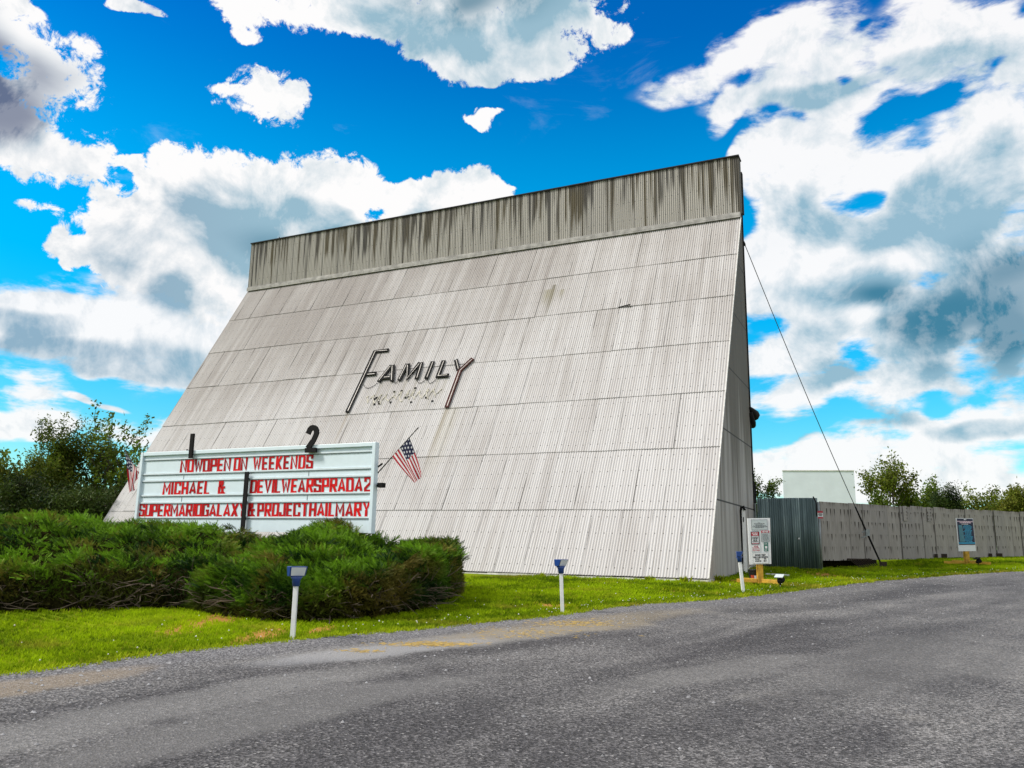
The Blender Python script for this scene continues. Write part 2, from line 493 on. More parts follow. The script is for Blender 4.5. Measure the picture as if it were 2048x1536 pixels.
# ------------------------------------------------------------------ materials
def mat_slope():
    """white corrugated sheeting: UV = (metres along the wall, metres up the sheet slope)"""
    def bld(nt, b):
        uvn = nt.node('ShaderNodeUVMap'); uvn.uv_map = 'UVMap'; uv = uvn.outputs[0]
        u, v, _ = nt.sep(uv)
        sh = nt.attr('sheet'); rnd, ul, vl = nt.sep(sh['Vector'])
        streak = nt.noise(nt.mapping(uv, scale=(3.2, .16, 1)), 1.0, 7, .62)
        fine = nt.noise(nt.mapping(uv, scale=(14, .35, 1)), 1.0, 5, .65)
        big = nt.noise(nt.mapping(uv, scale=(.13, .16, 1)), 1.0, 4, .55)
        h = nt.math('DIVIDE', v, 16.0)
        grime = nt.math('ADD', nt.math('MULTIPLY', nt.sstep(h, .05, .95), .40), nt.math('MULTIPLY', nt.math('MULTIPLY', nt.sstep(u, -6, -24), nt.sstep(h, .25, .9)), .30))
        grime = nt.math('ADD', grime, nt.math('MULTIPLY', nt.math('SUBTRACT', big, .5), .9))
        g = nt.math('ADD', grime, nt.math('MULTIPLY', nt.math('SUBTRACT', streak, .5), 1.25))
        g = nt.math('ADD', g, nt.math('MULTIPLY', nt.math('SUBTRACT', rnd, .5), .26))
        g = nt.sstep(g, -.15, .85)
        c = nt.ramp(g, [(0, (.515, .505, .51)), (.35, (.445, .428, .427)), (.7, (.37, .35, .342)), (1, (.28, .256, .246))])
        # dirt lying in the valleys of the corrugation
        ph = nt.math('MULTIPLY', u, 2 * math.pi / PITCH)
        val = nt.sstep(nt.math('COSINE', ph), -.1, -.95)
        vi = nt.math('FLOOR', nt.math('DIVIDE', u, PITCH))
        wv = nt.node('ShaderNodeTexWhiteNoise', noise_dimensions='2D'); cv = nt.node('ShaderNodeCombineXYZ'); nt.l.new(vi, cv.inputs[0]); nt.l.new(rnd, cv.inputs[1]); nt.l.new(cv.outputs[0], wv.inputs[0])
        amt = nt.math('MULTIPLY', val, nt.math('MULTIPLY', nt.sstep(fine, .25, .65, .35, 1.0), nt.math('ADD', .40, nt.math('MULTIPLY', nt.math('POWER', wv.outputs[0], 1.5), .6))))
        c = nt.mix(nt.math('MULTIPLY', amt, .88), c, (.15, .135, .12))
        # lapped side seams, dark for part of their height
        seam = nt.math('LESS_THAN', ul, .028)
        sn = nt.sstep(nt.noise(nt.mapping(uv, scale=(1.1, .55, 1)), 1.0, 2, .5), .44, .62)
        c = nt.mix(nt.math('MULTIPLY', nt.math('MULTIPLY', seam, sn), .8), c, (.06, .055, .05))
        # shadow line painted along the lower lap of each sheet
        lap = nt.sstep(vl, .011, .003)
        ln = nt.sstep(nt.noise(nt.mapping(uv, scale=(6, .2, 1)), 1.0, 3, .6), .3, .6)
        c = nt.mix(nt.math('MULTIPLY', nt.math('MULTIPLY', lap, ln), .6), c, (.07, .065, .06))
        # fasteners: four lines across each sheet, every third crest
        fu = nt.math('FRACT', nt.math('DIVIDE', u, PITCH * 3))
        du = nt.math('MULTIPLY', nt.math('ABSOLUTE', nt.math('SUBTRACT', fu, .5)), PITCH * 3)
        vv = nt.math('ADD', nt.math('MULTIPLY', vl, 4.0), nt.math('MULTIPLY', nt.math('SUBTRACT', rnd, .5), .10))
        dv = nt.math('MULTIPLY', nt.math('ABSOLUTE', nt.math('SUBTRACT', nt.math('FRACT', vv), .5)), ROW / 4)
        dd = nt.math('SQRT', nt.math('ADD', nt.math('MULTIPLY', du, du), nt.math('MULTIPLY', dv, dv)))
        dot = nt.math('LESS_THAN', dd, .021)
        c = nt.mix(nt.math('MULTIPLY', dot, .8), c, (.05, .045, .04))
        # separate stains: moss patch, rust runs below the lettering
        def run(u0, v0, w, length, col, amount):
            nonlocal c
            a = nt.sstep(nt.math('ABSOLUTE', nt.math('SUBTRACT', u, u0)), w, 0.0)
            q = nt.math('MULTIPLY', nt.sstep(v, v0 - length, v0 - length * .25), nt.sstep(v, v0 + .02, v0 - .04))
            k = nt.math('MULTIPLY', nt.math('MULTIPLY', a, q), nt.sstep(fine, .25, .7, .3, 1.0))
            c = nt.mix(nt.math('MULTIPLY', k, amount), c, col)
        run(-7.42, 13.35, .16, 2.4, (.07, .055, .015), 1.0)
        run(-7.60, 13.1, .42, 1.2, (.18, .16, .08), .75)
        run(-7.0, 13.0, .22, .7, (.18, .16, .08), .7)
        run(-10.5, 6.92, .16, 3.6, (.20, .165, .10), .8)
        run(-10.2, 6.92, .5, 4.2, (.36, .33, .25), .45)
        run(-15.14, 6.95, .12, 2.6, (.26, .22, .17), .7)
        for uu, ln_, w in ((-14.1, 2.4, .10), (-13.6, 2.9, .09), (-12.9, 2.4, .12), (-12.4, 2.0, .08), (-11.9, 2.8, .08), (-11.4, 2.6, .10), (-11.0, 1.8, .14)):
            run(uu, 8.55, w, ln_, (.25, .23, .18), .65)
        # scuffed, cracked sheet high on the wall
        run(-4.35, 12.0, .04, 1.25, (.06, .055, .05), .9)
        nt.l.new(c, b.inputs['Base Color'])
        nt.l.new(nt.bump(nt.noise(uv, 40, 4, .6), .1, .01), b.inputs['Normal'])
    return material('weathered_white_corrugated_sheet', bld, (.65, .64, .62), .7)


def mat_parapet():
    def bld(nt, b):
        uvn = nt.node('ShaderNodeUVMap'); uvn.uv_map = 'UVMap'; uv = uvn.outputs[0]
        u, v, _ = nt.sep(uv)
        sh = nt.attr('sheet'); rnd, ul, vl = nt.sep(sh['Vector'])
        c = nt.mix(nt.noise(nt.mapping(uv, scale=(2.2, .12, 1)), 1.0, 6, .6), (.30, .28, .255), (.46, .435, .405))
        c = nt.mix(nt.math('MULTIPLY', rnd, .4), c, (.30, .285, .275))
        # black and olive algae running down from the coping
        s1 = nt.noise(nt.mapping(uv, scale=(2.1, .06, 1)), 1.0, 4, .6)
        uq = nt.node('ShaderNodeCombineXYZ'); nt.l.new(nt.math('MULTIPLY', nt.math('FLOOR', nt.math('DIVIDE', u, PITCH)), 2.37), uq.inputs[0]); nt.l.new(nt.math('MULTIPLY', v, .16), uq.inputs[1])
        s2 = nt.noise(uq.outputs[0], 1.0, 2, .5)
        st = nt.math('ADD', nt.math('MULTIPLY', s1, .42), nt.math('MULTIPLY', s2, .58))
        topf = nt.sstep(v, 0.0, 2.4)
        k = nt.sstep(nt.math('ADD', st, nt.math('MULTIPLY', topf, .07)), .535, .60)
        olive = nt.sstep(nt.noise(nt.mapping(uv, (5, 3, 0), scale=(.9, .03, 1)), 1.0, 2, .5), .42, .58)
        k2 = nt.sstep(nt.noise(nt.mapping(uv, (9, 1, 0), scale=(1.4, .04, 1)), 1.0, 5, .65), .54, .66)
        c = nt.mix(nt.math('MULTIPLY', k2, .65), c, (.12, .11, .10))
        c = nt.mix(nt.math('MULTIPLY', k, .96), c, nt.mix(olive, (.026, .023, .019), (.060, .044, .012)))
        rim = nt.math('MULTIPLY', nt.sstep(v, 1.9, 2.4), nt.sstep(s2, .42, .62))
        c = nt.mix(nt.math('MULTIPLY', rim, .7), c, (.035, .032, .028))
        ph = nt.math('MULTIPLY', u, 2 * math.pi / PITCH)
        c = nt.mix(nt.math('MULTIPLY', nt.sstep(nt.math('COSINE', ph), .1, -1), .5), c, (.07, .065, .06))
        seam = nt.math('LESS_THAN', ul, .03)
        c = nt.mix(nt.math('MULTIPLY', seam, .6), c, (.04, .04, .04))
        fu = nt.math('FRACT', nt.math('DIVIDE', u, PITCH * 3))
        du = nt.math('MULTIPLY', nt.math('ABSOLUTE', nt.math('SUBTRACT', fu, .5)), PITCH * 3)
        dv = nt.math('MULTIPLY', nt.math('ABSOLUTE', nt.math('SUBTRACT', nt.math('FRACT', nt.math('MULTIPLY', vl, 3.0)), .5)), .8)
        dd = nt.math('SQRT', nt.math('ADD', nt.math('MULTIPLY', du, du), nt.math('MULTIPLY', dv, dv)))
        c = nt.mix(nt.math('MULTIPLY', nt.math('LESS_THAN', dd, .022), .8), c, (.03, .03, .03))
        nt.l.new(c, b.inputs['Base Color'])
    return material('algae_streaked_corrugated_sheet', bld, (.3, .3, .3), .75)


def mat_side():
    def bld(nt, b):
        co = obj_coord(nt)
        x, y, z = nt.sep(co)
        n = nt.noise(nt.mapping(co, scale=(1, 2.2, .12)), 1.0, 6, .62)
        n2 = nt.noise(co, 3.0, 5, .6)
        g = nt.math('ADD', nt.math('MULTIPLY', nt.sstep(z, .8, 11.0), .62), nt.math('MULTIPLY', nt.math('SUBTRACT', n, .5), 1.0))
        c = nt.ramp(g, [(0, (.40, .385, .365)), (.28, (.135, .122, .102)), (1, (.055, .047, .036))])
        c = nt.mix(nt.math('MULTIPLY', nt.sstep(n2, .5, .8), .3), c, (.2, .19, .17))
        # row joints between the flat sheets, and their fixings
        for zz in (2.423, 4.769, 7.047, 9.338, 11.654):
            a = nt.sstep(nt.math('ABSOLUTE', nt.math('SUBTRACT', z, zz)), .035, .015)
            c = nt.mix(nt.math('MULTIPLY', a, .93), c, (.022, .02, .019))
        a = nt.sstep(nt.math('ABSOLUTE', nt.math('SUBTRACT', nt.math('FRACT', nt.math('DIVIDE', y, 1.18)), .5)), .012, .004)
        c = nt.mix(nt.math('MULTIPLY', a, .25), c, (.1, .1, .1))
        nt.l.new(c, b.inputs['Base Color'])
        nt.l.new(nt.bump(n2, .15, .01), b.inputs['Normal'])
    return material('weathered_flat_sheet', bld, (.3, .3, .28), .8)


def mat_fence():
    def bld(nt, b):
        uvn = nt.node('ShaderNodeUVMap'); uvn.uv_map = 'UVMap'; uv = uvn.outputs[0]
        u, v, _ = nt.sep(uv)
        sh = nt.attr('sheet'); rnd, ul, vl = nt.sep(sh['Vector'])
        n = nt.noise(nt.mapping(uv, scale=(2.2, .5, 1)), 1.0, 7, .65)
        c = nt.ramp(n, [(.25, (.26, .24, .22)), (.55, (.38, .355, .33)), (.8, (.47, .445, .42))])
        c = nt.mix(nt.math('MULTIPLY', rnd, .45), c, (.27, .26, .26))
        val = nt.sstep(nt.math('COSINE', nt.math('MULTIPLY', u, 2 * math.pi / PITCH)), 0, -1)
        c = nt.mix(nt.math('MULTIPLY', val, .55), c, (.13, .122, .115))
        # rust drips under each fixing: four lines per sheet, every crest, uneven length
        fu = nt.math('DIVIDE', u, PITCH * 1.5)
        cell = nt.math('FLOOR', fu)
        vv = nt.math('MULTIPLY', nt.math('SUBTRACT', vl, .02), 4.6)
        row = nt.math('FLOOR', vv)
        wn = nt.node('ShaderNodeTexWhiteNoise', noise_dimensions='2D')
        cb = nt.node('ShaderNodeCombineXYZ'); nt.l.new(cell, cb.inputs[0]); nt.l.new(nt.math('ADD', row, nt.math('MULTIPLY', nt.math('FLOOR', nt.math('MULTIPLY', rnd, 9)), 7)), cb.inputs[1])
        nt.l.new(cb.outputs[0], wn.inputs[0])
        du = nt.math('ABSOLUTE', nt.math('SUBTRACT', nt.math('FRACT', fu), .5))
        fv = nt.math('SUBTRACT', 1.0, nt.math('FRACT', vv))       # distance below the fixing
        ln_ = nt.math('MULTIPLY', nt.math('POWER', wn.outputs[0], 1.6), .95)
        drip = nt.math('MULTIPLY', nt.sstep(nt.math('DIVIDE', fv, nt.math('ADD', ln_, .06)), 1.0, .25), nt.sstep(du, .26, .10))
        on = nt.sstep(nt.math('ADD', wn.outputs[0], nt.math('MULTIPLY', rnd, .5)), .35, .75)
        c = nt.mix(nt.math('MULTIPLY', nt.math('MULTIPLY', drip, on), .9), c, (.045, .035, .028))
        edge = nt.math('LESS_THAN', ul, .035)
        c = nt.mix(nt.math('MULTIPLY', edge, nt.sstep(rnd, .1, .8, .3, .9)), c, (.05, .04, .035))
        top = nt.math('MULTIPLY', nt.sstep(vl, .90, 1.0), nt.sstep(nt.noise(nt.mapping(uv, scale=(9, .3, 1)), 1.0, 3, .6), .45, .62))
        c = nt.mix(nt.math('MULTIPLY', top, .75), c, (.09, .07, .055))
        nt.l.new(c, b.inputs['Base Color'])
    return material('rust_streaked_white_sheet', bld, (.4, .39, .37), .8)


PITCH = 0.96 / 11
M = {}
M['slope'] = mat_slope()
M['parapet'] = mat_parapet()
M['side'] = mat_side()
M['fence'] = mat_fence()
M['white_wood'] = simple('white_painted_wood', (.62, .61, .59), .6, 0, .3, 5)
M['moulding'] = simple('grey_white_moulding', (.36, .345, .335), .7, 0, .4, 3)
M['white_base'] = simple('whitewashed_concrete', (.66, .65, .63), .85, 0, .3, 4)
M['dark_trim'] = simple('dark_coping', (.012, .012, .013), .95)
M['black'] = simple('black_painted_metal', (.007, .007, .0075), .8)
M['black'].node_tree.nodes['Principled BSDF'].inputs['Specular IOR Level'].default_value = .2
M['rust_red'] = simple('rusty_red_enamel', (.075, .009, .006), .75, 0, .5, 8)
M['tube'] = simple('pale_glass_tube', (.36, .33, .30), .3)
M['ghost'] = simple('cream_paint_remains', (.53, .50, .43), .8)
M['sign_white'] = simple('pale_blue_white_sign_face', (.66, .77, .83), .4, 0, .05, 2.5)
M['sign_rail'] = simple('white_letter_rail', (.66, .75, .80), .3, 0, .08)
M['shadow_gap'] = simple('rail_shadow_strip', (.17, .22, .24), .7)
M['blue'] = simple('blue_plastic', (.011, .05, .22), .35, 0, .15)
M['lens'] = simple('pale_lamp_panel', (.66, .71, .71), .15, 0, .05)
M['post_white'] = simple('white_post_paint', (.78, .79, .79), .4, 0, .1)
M['yellow_wood'] = simple('treated_yellow_timber', (.50, .29, .025), .7, 0, .35, 7)
M['board_white'] = simple('white_notice_panel', (.74, .76, .78), .35, 0, .04)
M['grey_text'] = simple('grey_lettering', (.13, .14, .15), .5)
M['black_text'] = simple('black_lettering', (.015, .016, .018), .5)
M['notice_grey'] = simple('pale_grey_notice', (.50, .56, .57), .4, 0, .06)
M['notice_red'] = simple('red_notice', (.42, .02, .04), .4, 0, .1)
M['notice_green'] = simple('green_notice', (.01, .13, .09), .4, 0, .1)
M['navy'] = simple('navy_notice', (.006, .014, .045), .35, 0, .1)
M['teal'] = simple('teal_print', (.06, .20, .26), .4, 0, .2)
M['cyan'] = simple('cyan_print', (.03, .33, .55), .4, 0, .1)
M['pink_white'] = simple('pale_pink_print', (.70, .52, .60), .4, 0, .1)
M['far_screen'] = simple('white_cinema_screen', (.62, .68, .76), .6, 0, .06, .4)
M['brown_wood'] = simple('dark_weathered_timber', (.035, .022, .015), .85, 0, .4, 9)
M['steel'] = simple('galvanised_steel', (.25, .28, .29), .45, .6)
M['wire'] = simple('steel_wire', (.045, .05, .055), .45, .5)
M['bucket'] = simple('black_bucket_plastic', (.012, .012, .012), .4)
M['orange'] = simple('orange_label', (.45, .06, .02), .5)
M['flagpole'] = simple('dark_flag_pole', (.02, .018, .016), .4)


def mat_letter():
    def bld(nt, b):
        info = nt.node('ShaderNodeObjectInfo')
        n = nt.noise(obj_coord(nt), 5, 3, .5)
        c = nt.mix(info.outputs['Random'], (.36, .004, .006), (.66, .008, .010))
        c = nt.mix(nt.sstep(n, .5, .8), c, (.40, .012, .022))
        nt.l.new(c, b.inputs['Base Color'])
    m_ = material('red_sign_letter', bld, (.5, .01, .01), .6)
    m_.node_tree.nodes['Principled BSDF'].inputs['Specular IOR Level'].default_value = .15
    return m_


M['letter'] = mat_letter()


def mat_gate():
    def bld(nt, b):
        co = obj_coord(nt)
        n = nt.noise(nt.mapping(co, scale=(9, 1, .25)), 1.0, 6, .65)
        n2 = nt.noise(co, 1.3, 4, .6)
        c = nt.ramp(n, [(.3, (.055, .092, .096)), (.48, (.115, .17, .175)), (.62, (.23, .31, .31)), (.70, (.46, .57, .56))])
        c = nt.mix(nt.math('MULTIPLY', nt.sstep(n2, .45, .7), .45), c, (.13, .19, .20))
        nt.l.new(c, b.inputs['Base Color'])
    return material('green_grey_galvanised_sheet', bld, (.1, .14, .14), .5, .1)


M['gate'] = mat_gate()


def mat_flag():
    def bld(nt, b):
        uvn = nt.node('ShaderNodeUVMap'); uvn.uv_map = 'UVMap'
        u, v, _ = nt.sep(uvn.outputs[0])
        st = nt.math('LESS_THAN', nt.math('FRACT', nt.math('MULTIPLY', v, 6.5)), .5)
        c = nt.mix(st, (.78, .74, .76), (.40, .006, .018))
        can = nt.math('MULTIPLY', nt.math('LESS_THAN', u, .40), nt.math('GREATER_THAN', v, 6 / 13))
        # rows of white stars in the blue canton
        su = nt.math('MULTIPLY', nt.math('DIVIDE', u, .40), 3.5); sv = nt.math('MULTIPLY', nt.math('DIVIDE', nt.math('SUBTRACT', v, 6 / 13), 7 / 13), 4.0)
        sh = nt.math('MULTIPLY', nt.math('FLOORED_MODULO', nt.math('FLOOR', sv), 2), .5)
        a = nt.math('SUBTRACT', nt.math('FRACT', nt.math('ADD', su, sh)), .5); d = nt.math('SUBTRACT', nt.math('FRACT', sv), .5)
        ang = nt.math('ARCTAN2', a, d)
        rr = nt.math('SQRT', nt.math('ADD', nt.math('MULTIPLY', a, a), nt.math('MULTIPLY', d, d)))
        lim = nt.math('ADD', .22, nt.math('MULTIPLY', nt.math('COSINE', nt.math('MULTIPLY', ang, 5)), .09))
        star = nt.math('LESS_THAN', rr, lim)
        c = nt.mix(can, c, nt.mix(star, (.006, .010, .045), (.75, .75, .78)))
        nt.l.new(c, b.inputs['Base Color'])
        tr = nt.node('ShaderNodeBsdfTranslucent'); nt.l.new(c, tr.inputs[0])
        mx = nt.node('ShaderNodeMixShader'); mx.inputs[0].default_value = .3
        nt.l.new(b.outputs[0], mx.inputs[1]); nt.l.new(tr.outputs[0], mx.inputs[2])
        nt.l.new(mx.outputs[0], nt.n['Material Output'].inputs[0])
    return material('flag_cloth', bld, (.5, .1, .1), .8)


M['flag'] = mat_flag()


def mat_leaf(name, dark, light, accent, transl=.3, rough=.55):
    """foliage: per-spray tint in the attribute 'tint' (x: tone, y: accent share)"""
    def bld(nt, b):
        t = nt.attr('tint')
        x, y, z = nt.sep(t['Vector'])
        c = nt.mix(x, dark, light)
        c = nt.mix(y, c, accent)
        nt.l.new(c, b.inputs['Base Color'])
        b.inputs['Specular IOR Level'].default_value = .12
        tr = nt.node('ShaderNodeBsdfTranslucent'); nt.l.new(c, tr.inputs[0])
        mx = nt.node('ShaderNodeMixShader'); mx.inputs[0].default_value = transl
        nt.l.new(b.outputs[0], mx.inputs[1]); nt.l.new(tr.outputs[0], mx.inputs[2])
        nt.l.new(mx.outputs[0], nt.n['Material Output'].inputs[0])
    return material(name, bld, light, rough)


M['juniper'] = mat_leaf('juniper_foliage', (.007, .032, .004), (.18, .36, .016), (.20, .15, .03), .25)
M['grass'] = mat_leaf('lawn_grass', (.075, .14, .003), (.43, .59, .007), (.46, .36, .05), .45, .9)
M['leaf'] = mat_leaf('broad_leaves', (.024, .05, .006), (.13, .21, .02), (.19, .18, .025), .45)
M['needle'] = mat_leaf('dark_evergreen_needles', (.008, .022, .006), (.05, .085, .014), (.08, .075, .012), .2)
M['twig'] = simple('grey_brown_twig', (.12, .088, .062), .85, 0, .5, 12)
M['bark'] = simple('bark', (.06, .045, .034), .9, 0, .4, 6)
M['core'] = simple('dead_growth_and_gap_shade', (.016, .015, .005), 1.0, 0, .7, 11)
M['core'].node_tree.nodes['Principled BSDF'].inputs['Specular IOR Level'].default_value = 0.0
M['straw'] = simple('dry_straw', (.42, .29, .08), .8, 0, .3, 9)


# ------------------------------------------------------------------ ground, road
BARE = []      # bare earth in the lawn (world x, y, radius along, radius across)
for px, py, ra, rb in ((420, 1243, 1.15, .30), (520, 1272, .7, .2), (1105, 1214, .55, .4), (1350, 1184, .5, .25), (1480, 1170, .9, .5), (640, 1262, .5, .12), (1650, 1150, 1.6, .5)):
    P = ground(px, py); BARE.append((P[0], P[1], ra, rb))


def mat_lawn():
    def bld(nt, b):
        co = obj_coord(nt)
        n = nt.noise(co, .5, 5, .6); n2 = nt.noise(co, 14, 5, .65)
        b.inputs['Specular IOR Level'].default_value = 0.0
        c = nt.mix(nt.sstep(n, .35, .65), (.09, .15, .005), (.20, .26, .010))
        c = nt.mix(nt.math('MULTIPLY', nt.sstep(n2, .4, .7), .4), c, (.08, .07, .02))
        for (x0, y0, ra, rb) in BARE:
            mp = nt.mapping(co, (x0, y0, 0), (0, 0, .42), (rb * 1.9, ra * 1.9, 50), 'TEXTURE')
            g = nt.node('ShaderNodeTexGradient', gradient_type='SPHERICAL'); nt.l.new(mp, g.inputs[0])
            k = nt.sstep(nt.math('ADD', g.outputs['Fac'], nt.math('MULTIPLY', nt.math('SUBTRACT', n2, .5), .7)), .15, .45)
            c = nt.mix(k, c, nt.mix(n2, (.24, .12, .03), (.44, .25, .075)))
        nt.l.new(c, b.inputs['Base Color'])
        nt.l.new(nt.bump(n2, .5, .05), b.inputs['Normal'])
    return material('lawn_soil', bld, (.1, .12, .02), .95)


def axis_grid():
    near = np.arange(-46, 62.01, .7)
    far = 62 * 1.16 ** np.arange(1, 32); nearneg = 46 * 1.16 ** np.arange(1, 33)
    return np.concatenate([-nearneg[::-1], near, far])


def build_ground():
    xs = axis_grid(); ys = axis_grid()
    X, Y = np.meshgrid(xs, ys, indexing='ij')
    Z = gz(X, Y)
    V = np.stack([X.ravel(), Y.ravel(), Z.ravel()], 1)
    n, k = X.shape
    idx = np.arange(n * k).reshape(n, k)
    F = np.stack([idx[:-1, :-1].ravel(), idx[1:, :-1].ravel(), idx[1:, 1:].ravel(), idx[:-1, 1:].ravel()], 1)
    tag(link('ground', np_mesh('ground', V, F, True), mat_lawn()), kind='structure')


EDGE_PX = [(0, 1355), (100, 1341), (200, 1327), (300, 1314), (400, 1301), (500, 1291), (585, 1283), (700, 1270), (800, 1262), (900, 1254), (1000, 1244), (1060, 1239), (1120, 1232),
           (1200, 1220), (1280, 1211), (1350, 1206), (1420, 1202), (1500, 1193), (1570, 1185), (1640, 1176), (1750, 1163), (1830, 1157), (1900, 1151), (1970, 1147), (2047, 1143)]
E0 = np.array([ground(*q)[:2] for q in EDGE_PX])
_d0 = (E0[0] - E0[2]); _d0 /= np.linalg.norm(_d0)
_d1 = (E0[-1] - E0[-4]); _d1 /= np.linalg.norm(_d1)
E0 = np.concatenate([[E0[0] + _d0 * 25, E0[0] + _d0 * 6], E0, [E0[-1] + _d1 * 15, E0[-1] + _d1 * 60]])
_seg = np.concatenate([[0], np.cumsum(np.linalg.norm(np.diff(E0, axis=0), axis=1))])
_ss = np.arange(0, _seg[-1], .12)
EX = np.interp(_ss, _seg, E0[:, 0]); EY = np.interp(_ss, _seg, E0[:, 1])
_k = np.ones(9) / 9
EXs = np.convolve(np.pad(EX, 4, 'edge'), _k, 'valid'); EYs = np.convolve(np.pad(EY, 4, 'edge'), _k, 'valid')
_tx, _ty = np.gradient(EXs), np.gradient(EYs); _tl = np.hypot(_tx, _ty); _tx /= _tl; _ty /= _tl
ENX, ENY = _ty, -_tx          # towards the road (right of travel)
_jit = np.convolve(RNG.normal(0, 1, len(_ss) + 6), np.ones(7) / 7, 'valid') * .07 + np.convolve(RNG.normal(0, 1, len(_ss) + 60), np.ones(61) / 61, 'valid') * .25
EJX, EJY = EXs + ENX * _jit, EYs + ENY * _jit


def road_coord(x, y):
    """(distance along the edge, distance to the right of it; negative = lawn)"""
    x = np.atleast_1d(x); y = np.atleast_1d(y)
    al = np.empty(len(x)); ac = np.empty(len(x))
    for i in range(0, len(x), 4000):
        d = (x[i:i + 4000, None] - EJX[None]) ** 2 + (y[i:i + 4000, None] - EJY[None]) ** 2
        j = d.argmin(1)
        al[i:i + 4000] = _ss[j]
        ac[i:i + 4000] = (x[i:i + 4000] - EJX[j]) * ENX[j] + (y[i:i + 4000] - EJY[j]) * ENY[j]
    return al, ac


def mat_road():
    def rc(px, py):
        P = ground(px, py); a, c = road_coord(P[0], P[1]); return float(a[0]), float(c[0])
    def bld(nt, b):
        uvn = nt.node('ShaderNodeUVMap'); uvn.uv_map = 'UVMap'; uv = uvn.outputs[0]
        al, ac, _ = nt.sep(uv)
        co = obj_coord(nt)
        # crushed stone chips
        vo = nt.node('ShaderNodeTexVoronoi'); nt.l.new(co, vo.inputs['Vector']); vo.inputs['Scale'].default_value = 62
        vr = nt.sep(vo.outputs['Color'])[0]
        vo2 = nt.node('ShaderNodeTexVoronoi'); nt.l.new(co, vo2.inputs['Vector']); vo2.inputs['Scale'].default_value = 34
        v2 = nt.sep(vo2.outputs['Color'])[1]
        fine = nt.noise(co, 75, 3, .7)
        patch = nt.noise(nt.mapping(uv, scale=(.16, .75, 1)), 1.0, 7, .6, .4)
        blot = nt.noise(co, .55, 7, .62, .5)
        band = nt.noise(nt.mapping(uv, (3.3, 0, 0), scale=(.03, .62, 1)), 1.0, 3, .5, .3)
        t = nt.math('ADD', nt.math('MULTIPLY', patch, .45), nt.math('ADD', nt.math('MULTIPLY', band, .35), nt.math('MULTIPLY', blot, .25)))
        base = nt.ramp(t, [(.34, (.045, .0425, .045)), (.45, (.084, .080, .083)), (.54, (.150, .144, .144)), (.66, (.26, .25, .243))])
        # loose grey gravel along the lawn edge
        loose = nt.math('MULTIPLY', nt.sstep(nt.math('ADD', ac, nt.math('MULTIPLY', nt.math('SUBTRACT', patch, .5), 2.4)), 1.5, .3), nt.sstep(al, 52, 36))
        base = nt.mix(nt.math('MULTIPLY', loose, .65), base, (.215, .21, .222))
        chip = nt.math('ADD', nt.math('MULTIPLY', nt.math('POWER', vr, 1.8), 1.35), nt.math('ADD', nt.math('MULTIPLY', fine, .35), .08))
        c = nt.mix(1.0, base, chip, 'MULTIPLY')
        c = nt.mix(nt.math('MULTIPLY', nt.math('GREATER_THAN', vr, .972), .5), c, (.36, .35, .34))
        c = nt.mix(nt.math('MULTIPLY', nt.math('LESS_THAN', v2, .06), .35), c, (.03, .03, .034))
        # pale sandy patches with dry grass, dusty verge
        for px, py, la, lc, col, am in ((950, 1283, 2.6, .42, (.28, .27, .255), .62), (1170, 1254, 2.6, .5, (.25, .205, .135), .62), (760, 1305, 1.6, .3, (.30, .30, .31), .6),
                                        (60, 1375, 1.2, .30, (.27, .21, .14), .6), (330, 1420, 3.0, .35, (.21, .205, .20), .55), (620, 1420, 2.4, .35, (.20, .195, .19), .5),
                                        (1330, 1370, 1.8, .3, (.17, .165, .16), .5), (1900, 1300, 3.0, .8, (.16, .155, .15), .4)):
            a0, c0 = rc(px, py)
            mp = nt.mapping(uv, (a0, c0, 0), (0, 0, 0), (la * 1.6, lc * 1.8, 1), 'TEXTURE')
            g = nt.node('ShaderNodeTexGradient', gradient_type='SPHERICAL'); nt.l.new(mp, g.inputs[0])
            k = nt.sstep(nt.math('ADD', g.outputs['Fac'], nt.math('MULTIPLY', nt.math('SUBTRACT', blot, .5), .9)), .1, .55)
            k = nt.math('MULTIPLY', k, nt.sstep(fine, .3, .6, .45, 1.0))
            c = nt.mix(nt.math('MULTIPLY', k, am), c, col)
        nt.l.new(c, b.inputs['Base Color'])
        h = nt.math('ADD', nt.math('MULTIPLY', vo.outputs['Distance'], 1.0), nt.math('MULTIPLY', fine, .6))
        nt.l.new(nt.bump(h, .7, .012), b.inputs['Normal'])
        b.inputs['Specular IOR Level'].default_value = .3
    return material('worn_tar_and_chip_road', bld, (.12, .12, .13), .85)


